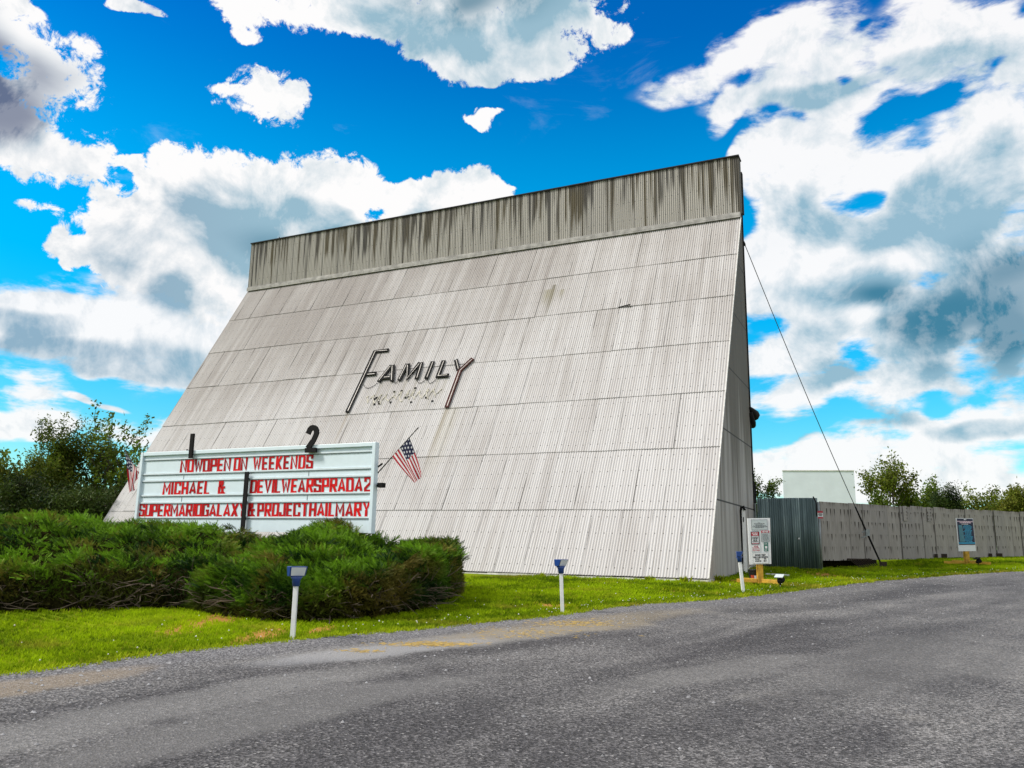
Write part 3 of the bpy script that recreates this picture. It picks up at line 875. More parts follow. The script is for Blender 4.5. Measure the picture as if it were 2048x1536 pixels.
def build_road():
    T = np.concatenate([[0, .25, .5], np.arange(1, 12, .7), np.arange(12, 60, 3)])
    step = 3
    # smooth normals so offset lines do not cross
    kk = 81
    nx = np.convolve(np.pad(ENX, kk // 2, 'edge'), np.ones(kk) / kk, 'valid'); ny = np.convolve(np.pad(ENY, kk // 2, 'edge'), np.ones(kk) / kk, 'valid')
    l = np.hypot(nx, ny); nx /= l; ny /= l
    sel = np.arange(0, len(_ss), 1)
    px = EJX[sel][:, None] + nx[sel][:, None] * T[None]; py = EJY[sel][:, None] + ny[sel][:, None] * T[None]
    z = gz(px, py) + .02
    V = np.stack([px.ravel(), py.ravel(), z.ravel()], 1)
    n, k = px.shape; idx = np.arange(n * k).reshape(n, k)
    F = np.stack([idx[:-1, :-1].ravel(), idx[:-1, 1:].ravel(), idx[1:, 1:].ravel(), idx[1:, :-1].ravel()], 1)
    me = np_mesh('road', V, F, True)
    uv = me.uv_layers.new(name='UVMap')
    UVv = np.stack([np.repeat(_ss[sel], k), np.tile(T, n)], 1)
    li = np.empty(len(me.loops), np.int32); me.loops.foreach_get('vertex_index', li)
    uv.data.foreach_set('uv', np.ascontiguousarray(UVv[li], dtype=np.float32).ravel())
    tag(link('road', me, mat_road()), kind='structure')


build_ground()
build_road()


# ------------------------------------------------------------------ corrugated sheeting
def corrugated(name, mat, parent, sheets, origin, eu, ev, en, amp=.013, sub=6):
    """sheets: list of (u0, u1, v0, v1, lift_bottom, lift_top, rnd). One mesh of all of them."""
    origin, eu, ev, en = [np.asarray(q, float) for q in (origin, eu, ev, en)]
    Vs, Fs, UV, AT = [], [], [], []; base = 0
    for (u0, u1, v0, v1, lb, lt, rnd) in sheets:
        n = max(3, int(round((u1 - u0) / PITCH * sub)) + 1)
        u = np.linspace(u0, u1, n)
        w = amp * np.cos(2 * np.pi * u / PITCH) + amp
        rows = []
        for vv, lf, vl in ((v0, lb, 0.0), (v1, lt, 1.0)):
            P = origin + u[:, None] * eu + vv * ev + (w + lf)[:, None] * en
            rows.append(P); UV.append(np.stack([u, np.full(n, vv)], 1))
            AT.append(np.stack([np.full(n, rnd), (u - u0) / max(u1 - u0, 1e-6), np.full(n, vl)], 1))
        # a lip under the bottom edge gives the sheet thickness
        lip = origin + u[:, None] * eu + (v0 + .002) * ev + (w + lb - .012)[:, None] * en
        rows = [lip, rows[0].copy()] + rows
        UV[-2:-2] = [np.stack([u, np.full(n, v0)], 1)] * 2; AT[-2:-2] = [np.stack([np.full(n, rnd), np.full(n, .5), np.zeros(n)], 1)] * 2
        Vs.append(np.concatenate(rows))
        i = np.arange(n - 1)
        for r in (0, 2):
            a = base + r * n + i
            Fs.append(np.stack([a, a + 1, a + 1 + n, a + n], 1))
        base += 4 * n
    me = np_mesh(name, np.concatenate(Vs), np.concatenate(Fs), True)
    uvl = me.uv_layers.new(name='UVMap')
    UVv = np.concatenate(UV)
    li = np.empty(len(me.loops), np.int32); me.loops.foreach_get('vertex_index', li)
    uvl.data.foreach_set('uv', np.ascontiguousarray(UVv[li], dtype=np.float32).ravel())
    set_attr(me, 'sheet', np.concatenate(AT))
    return link(name, me, mat, parent)


# ------------------------------------------------------------------ the screen tower
def build_tower():
    t = thing('screen_tower', (0, 0, -.14), 'tall leaning outdoor cinema screen back in white corrugated sheets, dark streaks along its top', 'screen tower')
    ca, sa = math.cos(ALPHA), math.sin(ALPHA)
    rr = random.Random(5)
    S_TOP = 15.98
    sheets = []
    for k in range(7):
        v0 = k * ROW - .03 if k else -.005
        v1 = min((k + 1) * ROW + .02, S_TOP)
        off = rr.uniform(0, .96)
        u = -TW
        nxt = -TW + off
        while u < -1e-6:
            u1 = min(nxt, 0.0)
            if u1 - u > .05:
                lift = .016 + rr.uniform(-.004, .010)
                sheets.append((u, u1, v0 + rr.uniform(-.012, .012) * (k > 0), v1, lift, 0.0 + rr.uniform(0, .003), rr.random()))
            u = u1; nxt = u + .96
    # the underside: base of each crest sits on the framing plane
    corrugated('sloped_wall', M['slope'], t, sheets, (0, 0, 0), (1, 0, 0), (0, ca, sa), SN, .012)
    # parapet at the top
    PY, Z1, Z2, PB = 8.12, 14.0, 16.40, 8.62
    sheets = []; u = -TW
    while u < -1e-6:
        u1 = min(u + .96, 0.0); sheets.append((u, u1, 0, Z2 - Z1, rr.uniform(0, .012), rr.uniform(0, .006), rr.random())); u = u1
    corrugated('parapet_sheeting', M['parapet'], t, sheets, (0, PY, Z1), (1, 0, 0), (0, 0, 1), (0, -1, 0), .012)
    b = MB()
    b.box((-TW / 2, (PY + PB) / 2 + .004, (Z1 + Z2) / 2 + .01), (TW - .004, PB - PY - .03, Z2 - Z1 - .03))
    b.build('parapet_frame', M['side'], t)
    b = MB()
    for i in range(7):
        x0 = -TW - .03 + i * (TW + .06) / 7; x1 = x0 + (TW + .06) / 7 - .004
        dz = rr.uniform(-.008, .008)
        b.box(((x0 + x1) / 2, (PY + PB) / 2 - .02, Z2 + .03 + dz), (x1 - x0, PB - PY + .10, .055))
    b.build('coping', M['dark_trim'], t)
    # stepped white boards under the parapet
    y0 = S_TOP * ca; z0 = S_TOP * sa
    b = MB()
    b.box((-TW / 2, PY - .01, Z1 - .035), (TW - .01, .10, .07))
    b.box((-TW / 2, PY - .055, Z1 - .12), (TW - .01, .09, .09))
    b.box((-TW / 2, PY - .075, Z1 - .20), (TW - .01, .05, .06))
    b.box((-TW / 2, PY + .10, Z1 - .18), (TW - .06, .18, .3))
    b.build('white_moulding', M['moulding'], t)
    # side walls, rear wall, plinth
    D2 = 8.444
    inset = .02
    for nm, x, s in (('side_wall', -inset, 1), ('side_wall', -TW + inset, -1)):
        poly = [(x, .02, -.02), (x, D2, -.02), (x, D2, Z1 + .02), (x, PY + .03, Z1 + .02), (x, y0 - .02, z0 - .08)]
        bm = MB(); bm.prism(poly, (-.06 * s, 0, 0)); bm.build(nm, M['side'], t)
    bm = MB(); bm.box((-TW / 2, D2 - .03, Z1 / 2), (TW - .2, .05, Z1)); bm.build('rear_screen', M['far_screen'], t)
    # dark edge strip of the rear screen frame, standing a little proud behind the wall
    bm = MB()
    bm.bar((.0, D2 + .035, .1), (.0, D2 + .035, Z1 + .1), .05, .06)
    bm.bar((.0, PB + .12, 15.95), (.0, PB + .12, Z1 + .15), .06, .24)
    bm.build('rear_frame', M['dark_trim'], t)
    # corner batten along the sloping right edge
    a = np.array(slope_pt(.012, .0, .03)); c = np.array(slope_pt(.012, S_TOP, .03))
    bm = MB(); bm.bar(a, c, .025, .06, up=SN); bm.build('corner_batten', M['white_wood'], t)
    # low whitewashed footing with an uneven top
    bm = MB(); x = -TW
    while x < -.01:
        x1 = min(x + rr.uniform(1.2, 2.4), 0)
        h = rr.uniform(-.035, -.01)
        bm.hexa([(x, -.035, -.6), (x1, -.035, -.6), (x1, .3, -.6), (x, .3, -.6)], [(x, -.035, h), (x1, -.035, h), (x1, .3, h), (x, .3, h)]); x = x1 + .004
    bm.box((-.16, D2 / 2 + .13, -.27), (.30, D2 - .38, .50))
    bm.build('footing', M['white_base'], t)
    # horn-shaped lamp on the rear edge and small brackets
    h = np.array([.02, 8.62, 5.86])
    bm = MB(); bm.tube([h + (0, -.25, .28), h + (0, .0, .16), h + (.0, .32, .06), h + (0, .40, -.02)], [.05, .17, .27, .20], 9)
    bm.tube([h + (0, -.22, .1), h + (0, -.05, -.25), h + (0, .22, -.35)], [.08, .16, .12], 9)
    bm.build('lamp_housing', M['black'], t, True)
    bm = MB(); bm.bar((0, 8.4, 3.62), (0, 8.78, 3.62), .05); bm.build('bracket', M['black'], t)
    bm = MB(); bm.bar((0, 8.45, 12.85), (0, 8.78, 12.85), .09); bm.build('wire_eye', M['black'], t)
    bm = MB(); bm.tube([(0, 8.5, 3.3), (0, 8.72, 3.2), (.0, 8.74, 2.7), (0, 8.5, 2.4)], .06, 6)
    bm.build('bent_pipe', M['black'], t)
    bm = MB(); bm.bar((-23.7, PY + .1, Z2), (-23.72, PY + .1, Z2 + .20), .03); bm.build('rod', M['dark_trim'], t)
    # lifted sheet corner high on the right
    x, s = slope_uv(1262, 612)
    bm = MB(); bm.hexa([slope_pt(x - .5, s - .05, .03), slope_pt(x, s - .05, .09), slope_pt(x, s + .01, .09), slope_pt(x - .5, s - .02, .03)],
                       [slope_pt(x - .5, s - .05, .045), slope_pt(x, s - .05, .11), slope_pt(x, s + .01, .11), slope_pt(x - .5, s - .02, .045)])
    bm.build('lifted_flap', M['dark_trim'], t)
    return t


build_tower()


def build_wall_sign():
    t = thing('wall_sign', slope_pt(-12.8, 8.5), 'dark channel letters reading FAMILY fixed to the white sloping wall, its long Y rusty red', 'sign')
    T3 = lambda x, s, d: slope_pt(x, s, d + .03)
    W = .16
    def letter(strokes, mat=None, tubes=None, w=W):
        b = MB(); tb = MB(); rim = MB()
        for i, st in enumerate(strokes):
            b.stroke(st, w, .035, T3, d0=.03 + .002 * i)
            for off in (-.07, .07):       # raised sides of the channel, pale worn lips
                q = offset_line(st, off); rim.stroke(q, .022, .055, T3, d0=.031 + .002 * i)
            for off in ([-.028] if i % 2 else [.02]):
                tb.stroke(offset_line(st, off, .06), .026, .015, T3, d0=.07 + .002 * i)
        o = b.build('letter', mat or M['black'], t)
        rim.build('letter_rim', mat or M['dark_trim'], o); tb.build('neon_tube', M['tube'], o)
        return o
    def offset_line(st, off, trim=0.0):
        P = [np.asarray(p, float) for p in st]; out = []
        for i, p in enumerate(P):
            d = P[min(i + 1, len(P) - 1)] - P[max(i - 1, 0)]; d /= np.linalg.norm(d)
            q = p + np.array([-d[1], d[0]]) * off
            if i == 0: q = q + d * trim
            if i == len(P) - 1: q = q - d * trim
            out.append(q)
        return out
    letter([[(-14.45, 10.36), (-15.14, 10.36), (-15.14, 6.95)], [(-15.04, 9.02), (-14.55, 9.02)]])
    letter([[(-14.24, 8.52), (-13.93, 9.42)], [(-13.86, 9.42), (-13.56, 8.50)], [(-14.10, 8.72), (-13.70, 8.72)]])
    letter([[(-13.22, 8.5), (-13.16, 9.42)], [(-13.10, 9.40), (-12.86, 8.58), (-12.55, 9.42)], [(-12.47, 9.42), (-12.40, 8.5)]])
    letter([[(-11.93, 9.42), (-11.93, 8.48)]])
    letter([[(-11.42, 9.42), (-11.42, 8.56), (-10.93, 8.56)]])
    letter([[(-10.86, 9.40), (-10.56, 8.80)]])
    letter([[(-10.08, 9.38), (-10.48, 8.78), (-10.48, 6.88)]], M['rust_red'])
    # loose wires hanging between the letters
    for x0, x1, dip in ((-15.0, -14.3, .26), (-13.5, -13.3, .1), (-12.4, -11.95, .20), (-11.9, -11.45, .26)):
        pts = [slope_pt(x0 + (x1 - x0) * k / 8, 8.5 - dip * (1 - (2 * k / 8 - 1) ** 2), .05) for k in range(9)]
        b = MB(); b.tube(pts, .010, 4); b.build('wire', M['black'], t)
    for k in range(14):
        x = random.uniform(-14.2, -11.2); s = random.uniform(7.25, 8.1)
        b = MB(); b.box(slope_pt(x, s, .03), (.07, .07, .07)); b.build('tube_mount', M['black'], t)
    # pale remains of a painted script below
    b = MB(); rr = random.Random(3)
    x = -14.55
    while x < -11.2:
        n = 9; w = rr.uniform(.25, .5); s0 = 7.62 + rr.uniform(-.06, .06) + (x + 14.5) * .03; a = rr.uniform(.14, .3)
        pts = [slope_pt(x + w * k / (n - 1) + .05 * math.sin(k * 1.7), s0 + a * math.sin(k * .85 + rr.random()), .036) for k in range(n)]
        b.tube(pts, .022, 5); x += w * .8
    b.build('faded_script', M['ghost'], t)


build_wall_sign()

# ------------------------------------------------------------------ marquee sign
GLYPH = {
    'F': (4, [[(4.4, 10), (0, 10), (0, -.8)], [(.6, 5), (3.6, 5)]]), 'Q': (4.6, [[(0, 0), (0, 10), (4.6, 10), (4.6, 0), 'c'], [(2.8, 2.6), (5.2, -1)]]), '?': (4, [[(0, 7.6), (0, 10), (4, 10), (4, 6), (2, 4.6), (2, 2.4)], [(2, .6), (2, -.8)]]), ' ': (1.6, []),
    'A': (5, [[(0, 0), (2.5, 10), (5, 0)], [(.9, 2.6), (4.1, 2.6)]]), 'C': (4.6, [[(4.6, 7), (4.6, 10), (0, 10), (0, 0), (4.6, 0), (4.6, 3)]]),
    'D': (4.6, [[(0, 0), (0, 10), (3.6, 10), (4.6, 9), (4.6, 1), (3.6, 0), 'c']]), 'E': (4, [[(4.4, 10), (0, 10), (0, 0), (4.4, 0)], [(.6, 5), (3.8, 5)]]),
    'G': (4.6, [[(4.6, 7.4), (4.6, 10), (0, 10), (0, 0), (4.6, 0), (4.6, 4.6), (2.6, 4.6)]]), 'H': (4.6, [[(0, -.8), (0, 10.8)], [(4.6, -.8), (4.6, 10.8)], [(.6, 5), (4, 5)]]),
    'I': (.1, [[(0, -.8), (0, 10.8)]]), 'J': (4, [[(4, 10.8), (4, 0), (0, 0), (0, 3)]]), 'K': (4.6, [[(0, -.8), (0, 10.8)], [(4.4, 10.8), (1.1, 5), (4.6, -.8)]]),
    'L': (3.8, [[(0, 10.8), (0, 0), (4.2, 0)]]), 'M': (6, [[(0, -.8), (0, 10), (3, 3), (6, 10), (6, -.8)]]), 'N': (4.8, [[(0, -.8), (0, 10), (4.8, 0), (4.8, 10.8)]]),
    'O': (4.6, [[(0, 0), (0, 10), (4.6, 10), (4.6, 0), 'c']]), 'P': (4.4, [[(0, -.8), (0, 10), (4.4, 10), (4.4, 4.4), (.8, 4.4)]]),
    'R': (4.6, [[(0, -.8), (0, 10), (4.4, 10), (4.4, 4.8), (.8, 4.8)], [(2.4, 4.2), (4.8, -.8)]]), 'S': (4.6, [[(4.6, 7.2), (4.6, 10), (0, 10), (0, 5.4), (4.6, 4.6), (4.6, 0), (0, 0), (0, 2.8)]]),
    'T': (4.8, [[(-.4, 10), (5.2, 10)], [(2.4, -.8), (2.4, 9.2)]]), 'U': (4.6, [[(0, 10.8), (0, 0), (4.6, 0), (4.6, 10.8)]]), 'V': (5, [[(0, 10.8), (2.5, 0), (5, 10.8)]]),
    'W': (6.4, [[(0, 10.8), (1.4, 0), (3.2, 8), (5, 0), (6.4, 10.8)]]), 'X': (5, [[(0, -.8), (5, 10.8)], [(0, 10.8), (5, -.8)]]), 'Y': (5, [[(0, 10.8), (2.5, 4.6), (5, 10.8)], [(2.5, -.8), (2.5, 4.4)]]),
    '2': (4.6, [[(0, 7), (0, 10), (4.6, 10), (4.6, 6.2), (0, 2), (0, 0), (4.8, 0)]]), '&': (5.2, [[(0, 0), (0, 4.6), (3.2, 4.6), (3.2, 0), 'c'], [(3.4, 4.9), (5.6, 4.9)], [(3.4, 1.2), (5.6, -.6)], [(.5, 5.4), (.5, 10), (3.0, 10), (3.0, 7.4), (1.0, 5.2)]]),
}
SY = -8.5


def build_marquee():
    TL = on_y(285, 906, SY); TR = on_y(754, 884, SY); BR = on_y(748, 1056, SY)
    x0, x1, zt = TL[0], TR[0], (TL[2] + TR[2]) / 2
    zb = BR[2] - .12
    g = float(gz((x0 + x1) / 2, SY))
    t = thing('marquee_sign', ((x0 + x1) / 2, SY, g), 'wide white letter board with red changeable letters standing behind the junipers', 'letter board')
    P = lambda px, py: on_y(px, py, SY)
    D = .05
    b = MB(); b.box(((x0 + x1) / 2, SY + D / 2 + .02, (zt + zb) / 2), (x1 - x0 - .03, D, zt - zb - .03)); b.build('cabinet', M['sign_white'], t)
    fr = MB(); w = .085
    fr.box((x0 + w / 2, SY + D / 2, (zt + zb) / 2), (w, D + .10, zt - zb)); fr.box((x1 - w / 2, SY + D / 2, (zt + zb) / 2), (w, D + .10, zt - zb))
    fr.box(((x0 + x1) / 2, SY + D / 2, zt - .045), (x1 - x0 - 2 * w - .006, D + .08, .09))
    fr.build('frame', M['sign_white'], t, bevel=.01)
    # letter rails: z heights read at the left end of the board
    zs = []
    for (pa, pb) in (((287, 912), (746, 889.5)), ((287, 922.9), (745, 901.5)), ((283.5, 951.5), (744, 935.8)), ((282.5, 965.5), (742.5, 951.0)), ((279, 994.5), (741.5, 985.0)), ((277, 1009), (740.5, 1001)), ((275, 1037.5), (739, 1035))):
        zs.append((P(*pa)[2] + P(*pb)[2]) / 2)
    xr0, xr1 = x0 + w + .01, x1 - w - .03
    for i, z in enumerate(zs):
        b = MB(); b.box(((xr0 + xr1) / 2, SY + .004, z + .020), (xr1 - xr0, .016, .036)); r = b.build('letter_rail', M['sign_rail'], t)
        b = MB(); b.box(((xr0 + xr1) / 2, SY + .012, z - .007), (xr1 - xr0, .020, .013)); b.build('rail_shadow', M['shadow_gap'], r)  # dark strip under the rail stands in for its shadow line
    # sheet joints in the face
    for px in (362, 613):
        b = MB(); xx = P(px, 1000)[0]; b.box((xx, SY + .019, (zs[-1] + zs[2]) / 2), (.012, .012, zs[2] - zs[-1] - .05)); b.build('face_joint', M['steel'], t)
    # letters
    def word(text, pxa, pxb, py, zbase, ztop, gap=1.9):
        """spread a word between two photo columns"""
        xa, xb = P(pxa, py)[0], P(pxb, py)[0]
        h = ztop - zbase
        adv = [GLYPH[c][0] for c in text]
        tw = 2.15                                          # stroke weight in glyph units
        total = sum(adv) + tw * len(text) + (gap - 1.0) * (len(text) - 1)
        ux = (xb - xa) / total; uz = h / (10 + 1.6)
        x = xa
        rr = random.Random(len(text) * 7 + int(pxa))
        for c in text:
            wdt, strokes = GLYPH[c]
            b = MB(); xs = x + ux * tw / 2; dz = rr.uniform(-.006, .006); sh = rr.uniform(-.010, .010)
            f = lambda gx, gy, d: (xs + gx * ux + sh * gy / 10, SY + .016 - d, zbase + dz + (gy + .8) * uz)
            asp = uz / ux
            for i, st in enumerate(strokes):
                closed = st[-1] == 'c'; pts = [p for p in st if p != 'c']
                letter_stroke(b, pts, tw, f, closed, .0015 * i)
            b.build('letter', M['letter'], t)
            x += ux * (wdt + tw + gap - 1.0)
    def letter_stroke(b, pts, tw, f, closed, d0):
        wide = 1.22        # uprights heavier than crossbars
        b.stroke([(p[0] / wide, p[1]) for p in pts], tw / wide, .006, lambda gx, gy, d: f(gx * wide, gy, d), closed=closed, d0=d0)
    r1b, r1t = zs[2] + .035, zs[1] - .004
    r2b, r2t = zs[4] + .035, zs[3] - .004
    r3b, r3t = zs[6] + .035, zs[5] - .004
    word('NOWOPEN', 359.3, 460.5, 935, r1b, r1t, 1.4); word('ON', 466, 493.5, 935, r1b, r1t, 1.4); word('WEEKENDS', 505, 625, 930, r1b, r1t)
    word('MICHAEL', 324.5, 419, 978, r2b, r2t); word('&', 435.5, 450.5, 975, r2b, r2t)
    word('DEVILWEARSPRADA', 499.5, 724.5, 972, r2b, r2t, 1.5); word('2', 728, 743, 965, r2b, r2t)
    word('SUPERMARIOGALAXY', 276, 491, 1022, r3b, r3t, 1.4); word('&', 495, 510, 1020, r3b, r3t); word('PROJECTHAILMARY', 514, 740, 1018, r3b, r3t, 1.6)
    # black upright between the two bills
    a, c = P(496.5, 944), P(487, 1062)
    b = MB(); b.box(((a[0] + c[0]) / 2 + .02, SY - .058, (a[2] + c[2]) / 2), (.115, .03, a[2] - c[2])); b.build('divider', M['black'], t)
    # tall numerals on top
    A0, A1 = P(386, 917), P(389.5, 868)
    b = MB(); b.box(((A0[0] + A1[0]) / 2, SY - .07, (A0[2] + A1[2]) / 2), (.115, .05, A1[2] - A0[2])); b.build('numeral', M['black'], t, bevel=.006)
    B0, B1 = P(615, 906), P(640, 853)
    xl, xr, zl, zh = B0[0], B1[0], B0[2], B1[2]
    W, H = xr - xl, zh - zl
    arc = [(.06, .72), (.10, .80)]
    cx, cz, ra, rb = .54, .76, .36, .19
    for k in range(9):
        an = math.radians(165 - k * 24); arc.append((cx + ra * math.cos(an), cz + rb * math.sin(an)))
    pts = [(.12, .72)] + arc[2:] + [(.66, .46), (.16, .16)]
    b = MB(); b.stroke([(xl + p[0] * W, zl + p[1] * H) for p in pts], .125, .04, lambda x, z, d: (x, SY - .045 - d, z))
    o = b.build('numeral', M['black'], t)
    b = MB(); b.box((xl + W * .5, SY - .075, zl + H * .085), (W * 1.02, .056, H * .17)); b.build('numeral_foot', M['black'], o)
    # fittings at the right end
    b = MB(); q = P(757, 970); b.box((q[0] + .02, SY + .08, q[2]), (.14, .12, .10)); b.tube([(x1 - .1, SY + .08, q[2]), (q[0], SY + .08, q[2])], .02, 6); b.build('flood_lamp', M['black'], t)
    b = MB(); q = P(758, 929); b.bar((x1 - .01, SY + .1, q[2] - .04), (x1 + .10, SY + .1, q[2] + .03), .03); b.build('flag_socket', M['black'], t)
    b = MB(); q = P(372, 901); b.bar((q[0] - .08, SY + .1, q[2] + .03), (q[0] + .04, SY + .1, q[2] - .02), .035); b.bar((q[0], SY + .1, q[2]), (q[0] + .12, SY + .1, q[2] - .01), .03); b.build('bracket', M['brown_wood'], t)
    for xx in (x0 + 1.2, (x0 + x1) / 2, x1 - 1.2):
        b = MB(); b.box((xx, SY + .18, (zt - .2 + g - .3) / 2), (.16, .16, zt - .2 - g + .3)); b.build('post', M['steel'], t)
    return x0, x1, zt


MX0, MX1, MZT = build_marquee()


def build_flag(label, pole_a, pole_b, HB, HT, FT, FB, y0, ripple, seed):
    """flag on a short pole; cloth corners given as photo points in the plane y0"""
    pa, pb = on_y(*pole_a, y0), on_y(*pole_b, y0)
    t = thing('flag', pa, label, 'flag', 'flags at the ends of the letter board')
    b = MB(); b.tube([pa, pb], [.014, .011], 8); b.tube([pb, pb + (pb - pa) / np.linalg.norm(pb - pa) * .05], [.02, .012], 8); b.build('pole', M['flagpole'], t)
    hb, ht, ft, fb = [on_y(*q, y0) for q in (HB, HT, FT, FB)]
    nu, nv = 36, 26
    V = []; UV = []
    for i in range(nu + 1):
        u = i / nu
        for j in range(nv + 1):
            v = j / nv
            p = (hb * (1 - v) + ht * v) * (1 - u) + (fb * (1 - v) + ft * v) * u
            w = ripple * (u ** .7) * (math.sin(v * 9 + u * 3.2 + seed) + .5 * math.sin(v * 17 - u * 4 + seed * 2))
            p = p + np.array([.12 * w, -w - .02, -.25 * w * (.5 - v) - .05 * math.sin(math.pi * v) * u])
            V.append(p); UV.append((u, v))
    idx = np.arange((nu + 1) * (nv + 1)).reshape(nu + 1, nv + 1)
    F = np.stack([idx[:-1, :-1].ravel(), idx[1:, :-1].ravel(), idx[1:, 1:].ravel(), idx[:-1, 1:].ravel()], 1)
    me = np_mesh('cloth', np.array(V), F, True)
    uvl = me.uv_layers.new(name='UVMap')
    li = np.empty(len(me.loops), np.int32); me.loops.foreach_get('vertex_index', li)
    uvl.data.foreach_set('uv', np.ascontiguousarray(np.array(UV, np.float32)[li]).ravel())
    o = link('cloth', me, M['flag'], t)


build_flag('american flag flying out on its slanted pole at the right end of the letter board', (752, 950), (834, 858), (785.5, 913), (820, 876), (845, 948), (828, 966), SY + .1, .035, 1.0)
build_flag('american flag hanging in folds at the left end of the letter board', (281, 952), (250, 901), (279, 944), (251, 905), (262, 987), (275, 958), SY + .1, .05, 2.2)


# ------------------------------------------------------------------ post lamps by the road
def build_post_lamp(label, base_px, top_px, head_yaw, w=.075, hs=1.0):
    P = ground(*base_px)
    dep = (P - CAM) @ HD
    T = at_depth(*top_px, dep)
    t = thing('post_lamp', P, label, 'post lamp', 'small blue post lamps along the road edge')
    ax = (T - P) / np.linalg.norm(T - P)
    b = MB(); b.bar(P - ax * .15, T, w, w, up=HD); b.build('post', M['post_white'], t, bevel=.004)
    # head: a blue wedge-shaped housing with a forward-leaning pale panel
    c, s = math.cos(head_yaw), math.sin(head_yaw)
    fx = HR * c - HD * s          # right of the head as seen by someone facing its panel ... local x
    fy = -HD * c + HR * s         # panel normal (horizontal part)
    fx = np.array([-fy[1], fy[0], 0]); z = np.array([0, 0, 1.])
    C = T + ax * .05
    L = lambda x, y, zz: C + (fx * x + fy * y + z * zz) * hs
    b = MB(); b.tube([T - ax * .06, T + ax * .02, T + ax * .07], [.05, .055, .085], 12); b.build('neck', M['blue'], t, True)
    b = MB(); b.hexa([L(-.115, -.07, .02), L(.115, -.07, .02), L(.115, .035, .02), L(-.115, .035, .02)], [L(-.125, -.08, .155), L(.125, -.08, .155), L(.125, .10, .155), L(-.125, .10, .155)])
    h = b.build('lamp_head', M['blue'], t, bevel=.006)
    n = np.array(fy) * .135 - z * .065; n /= np.linalg.norm(n)
    e = n * .006
    b = MB()
    q = [L(-.095, .042, .032), L(.095, .042, .032), L(.105, .092, .145), L(-.105, .092, .145)]
    q = [p + e * .3 for p in q]
    b.hexa(q, [p + e for p in q]); b.build('lens', M['lens'], h)


build_post_lamp('blue post lamp nearest the camera, its pale panel facing out in front of the juniper', (585, 1279), (592.5, 1163), math.radians(30), .058, .95)
build_post_lamp('blue post lamp standing alone on the lawn before the middle of the sloping wall', (1125, 1227), (1122, 1140), math.radians(46), .062, .88)
build_post_lamp('blue post lamp leaning left beside the notice board at the tower corner', (1487, 1186), (1479, 1119), math.radians(78), .07, .92)


# ------------------------------------------------------------------ notice boards
def text_lines(b, U, rows, w, t=.004):
    """short word-like dashes: rows of (u0, u1, v, height)"""
    rr = random.Random(4)
    for (u0, u1, v, h) in rows:
        u = u0
        while u < u1 - .02:
            l = rr.uniform(.035, .10); l = min(l, u1 - u)
            b.hexa([U(u, v + h, w), U(u + l, v + h, w), U(u + l, v, w), U(u, v, w)], [U(u, v + h, w + t), U(u + l, v + h, w + t), U(u + l, v, w + t), U(u, v, w + t)])
            u += l + .018


def font_text(name, body, mat, parent, U, u0, u1, v, h, w):
    """block lettering fitted between u0 and u1, baseline at v+h"""
    tw = 2.7; gap = 1.2
    total = sum(GLYPH[c][0] + tw + gap for c in body) - gap
    ux = (u1 - u0) / total; x = u0; b = MB()
    for c in body:
        wd, strokes = GLYPH[c]; xs = x + ux * tw / 2
        for i, st in enumerate(strokes):
            b.stroke([q for q in st if q != 'c'], tw, .001, lambda gx, gy, d: U(xs + gx * ux, v + h - (gy + 1) / 12 * h, w + d), closed=st[-1] == 'c', d0=.0003 * i)
        x += ux * (wd + tw + gap)
    return b.build(name, mat, parent)


def board_frame(name, label, base_px, TLp, TRp, BRp, BLp, depth, post_w, yaw_out):
    P = ground(*base_px); depth = float((P - CAM) @ HD)
    t = thing(name, P, label, 'notice board')
    c = [at_depth(*q, depth - .06) for q in (TLp, TRp, BRp, BLp)]
    nrm = -HD.copy()
    def U(u, v, w):
        return (c[0] * (1 - u) + c[1] * u) * (1 - v) + (c[3] * (1 - u) + c[2] * u) * v + nrm * w
    b = MB(); b.hexa([U(0, 1, -.05), U(1, 1, -.05), U(1, 1, 0), U(0, 1, 0)][::-1], [U(0, 0, -.05), U(1, 0, -.05), U(1, 0, 0), U(0, 0, 0)][::-1])
    pn = b.build('panel', M['board_white'], t)
    top = (c[3] + c[2]) / 2 + HD * .10
    b = MB(); b.bar(P + HD * .02 - np.array([0, 0, .05]), top + np.array([0, 0, .8]), post_w, post_w, up=HD); b.build('post', M['yellow_wood'], t, bevel=.005)
    return t, U, pn, P


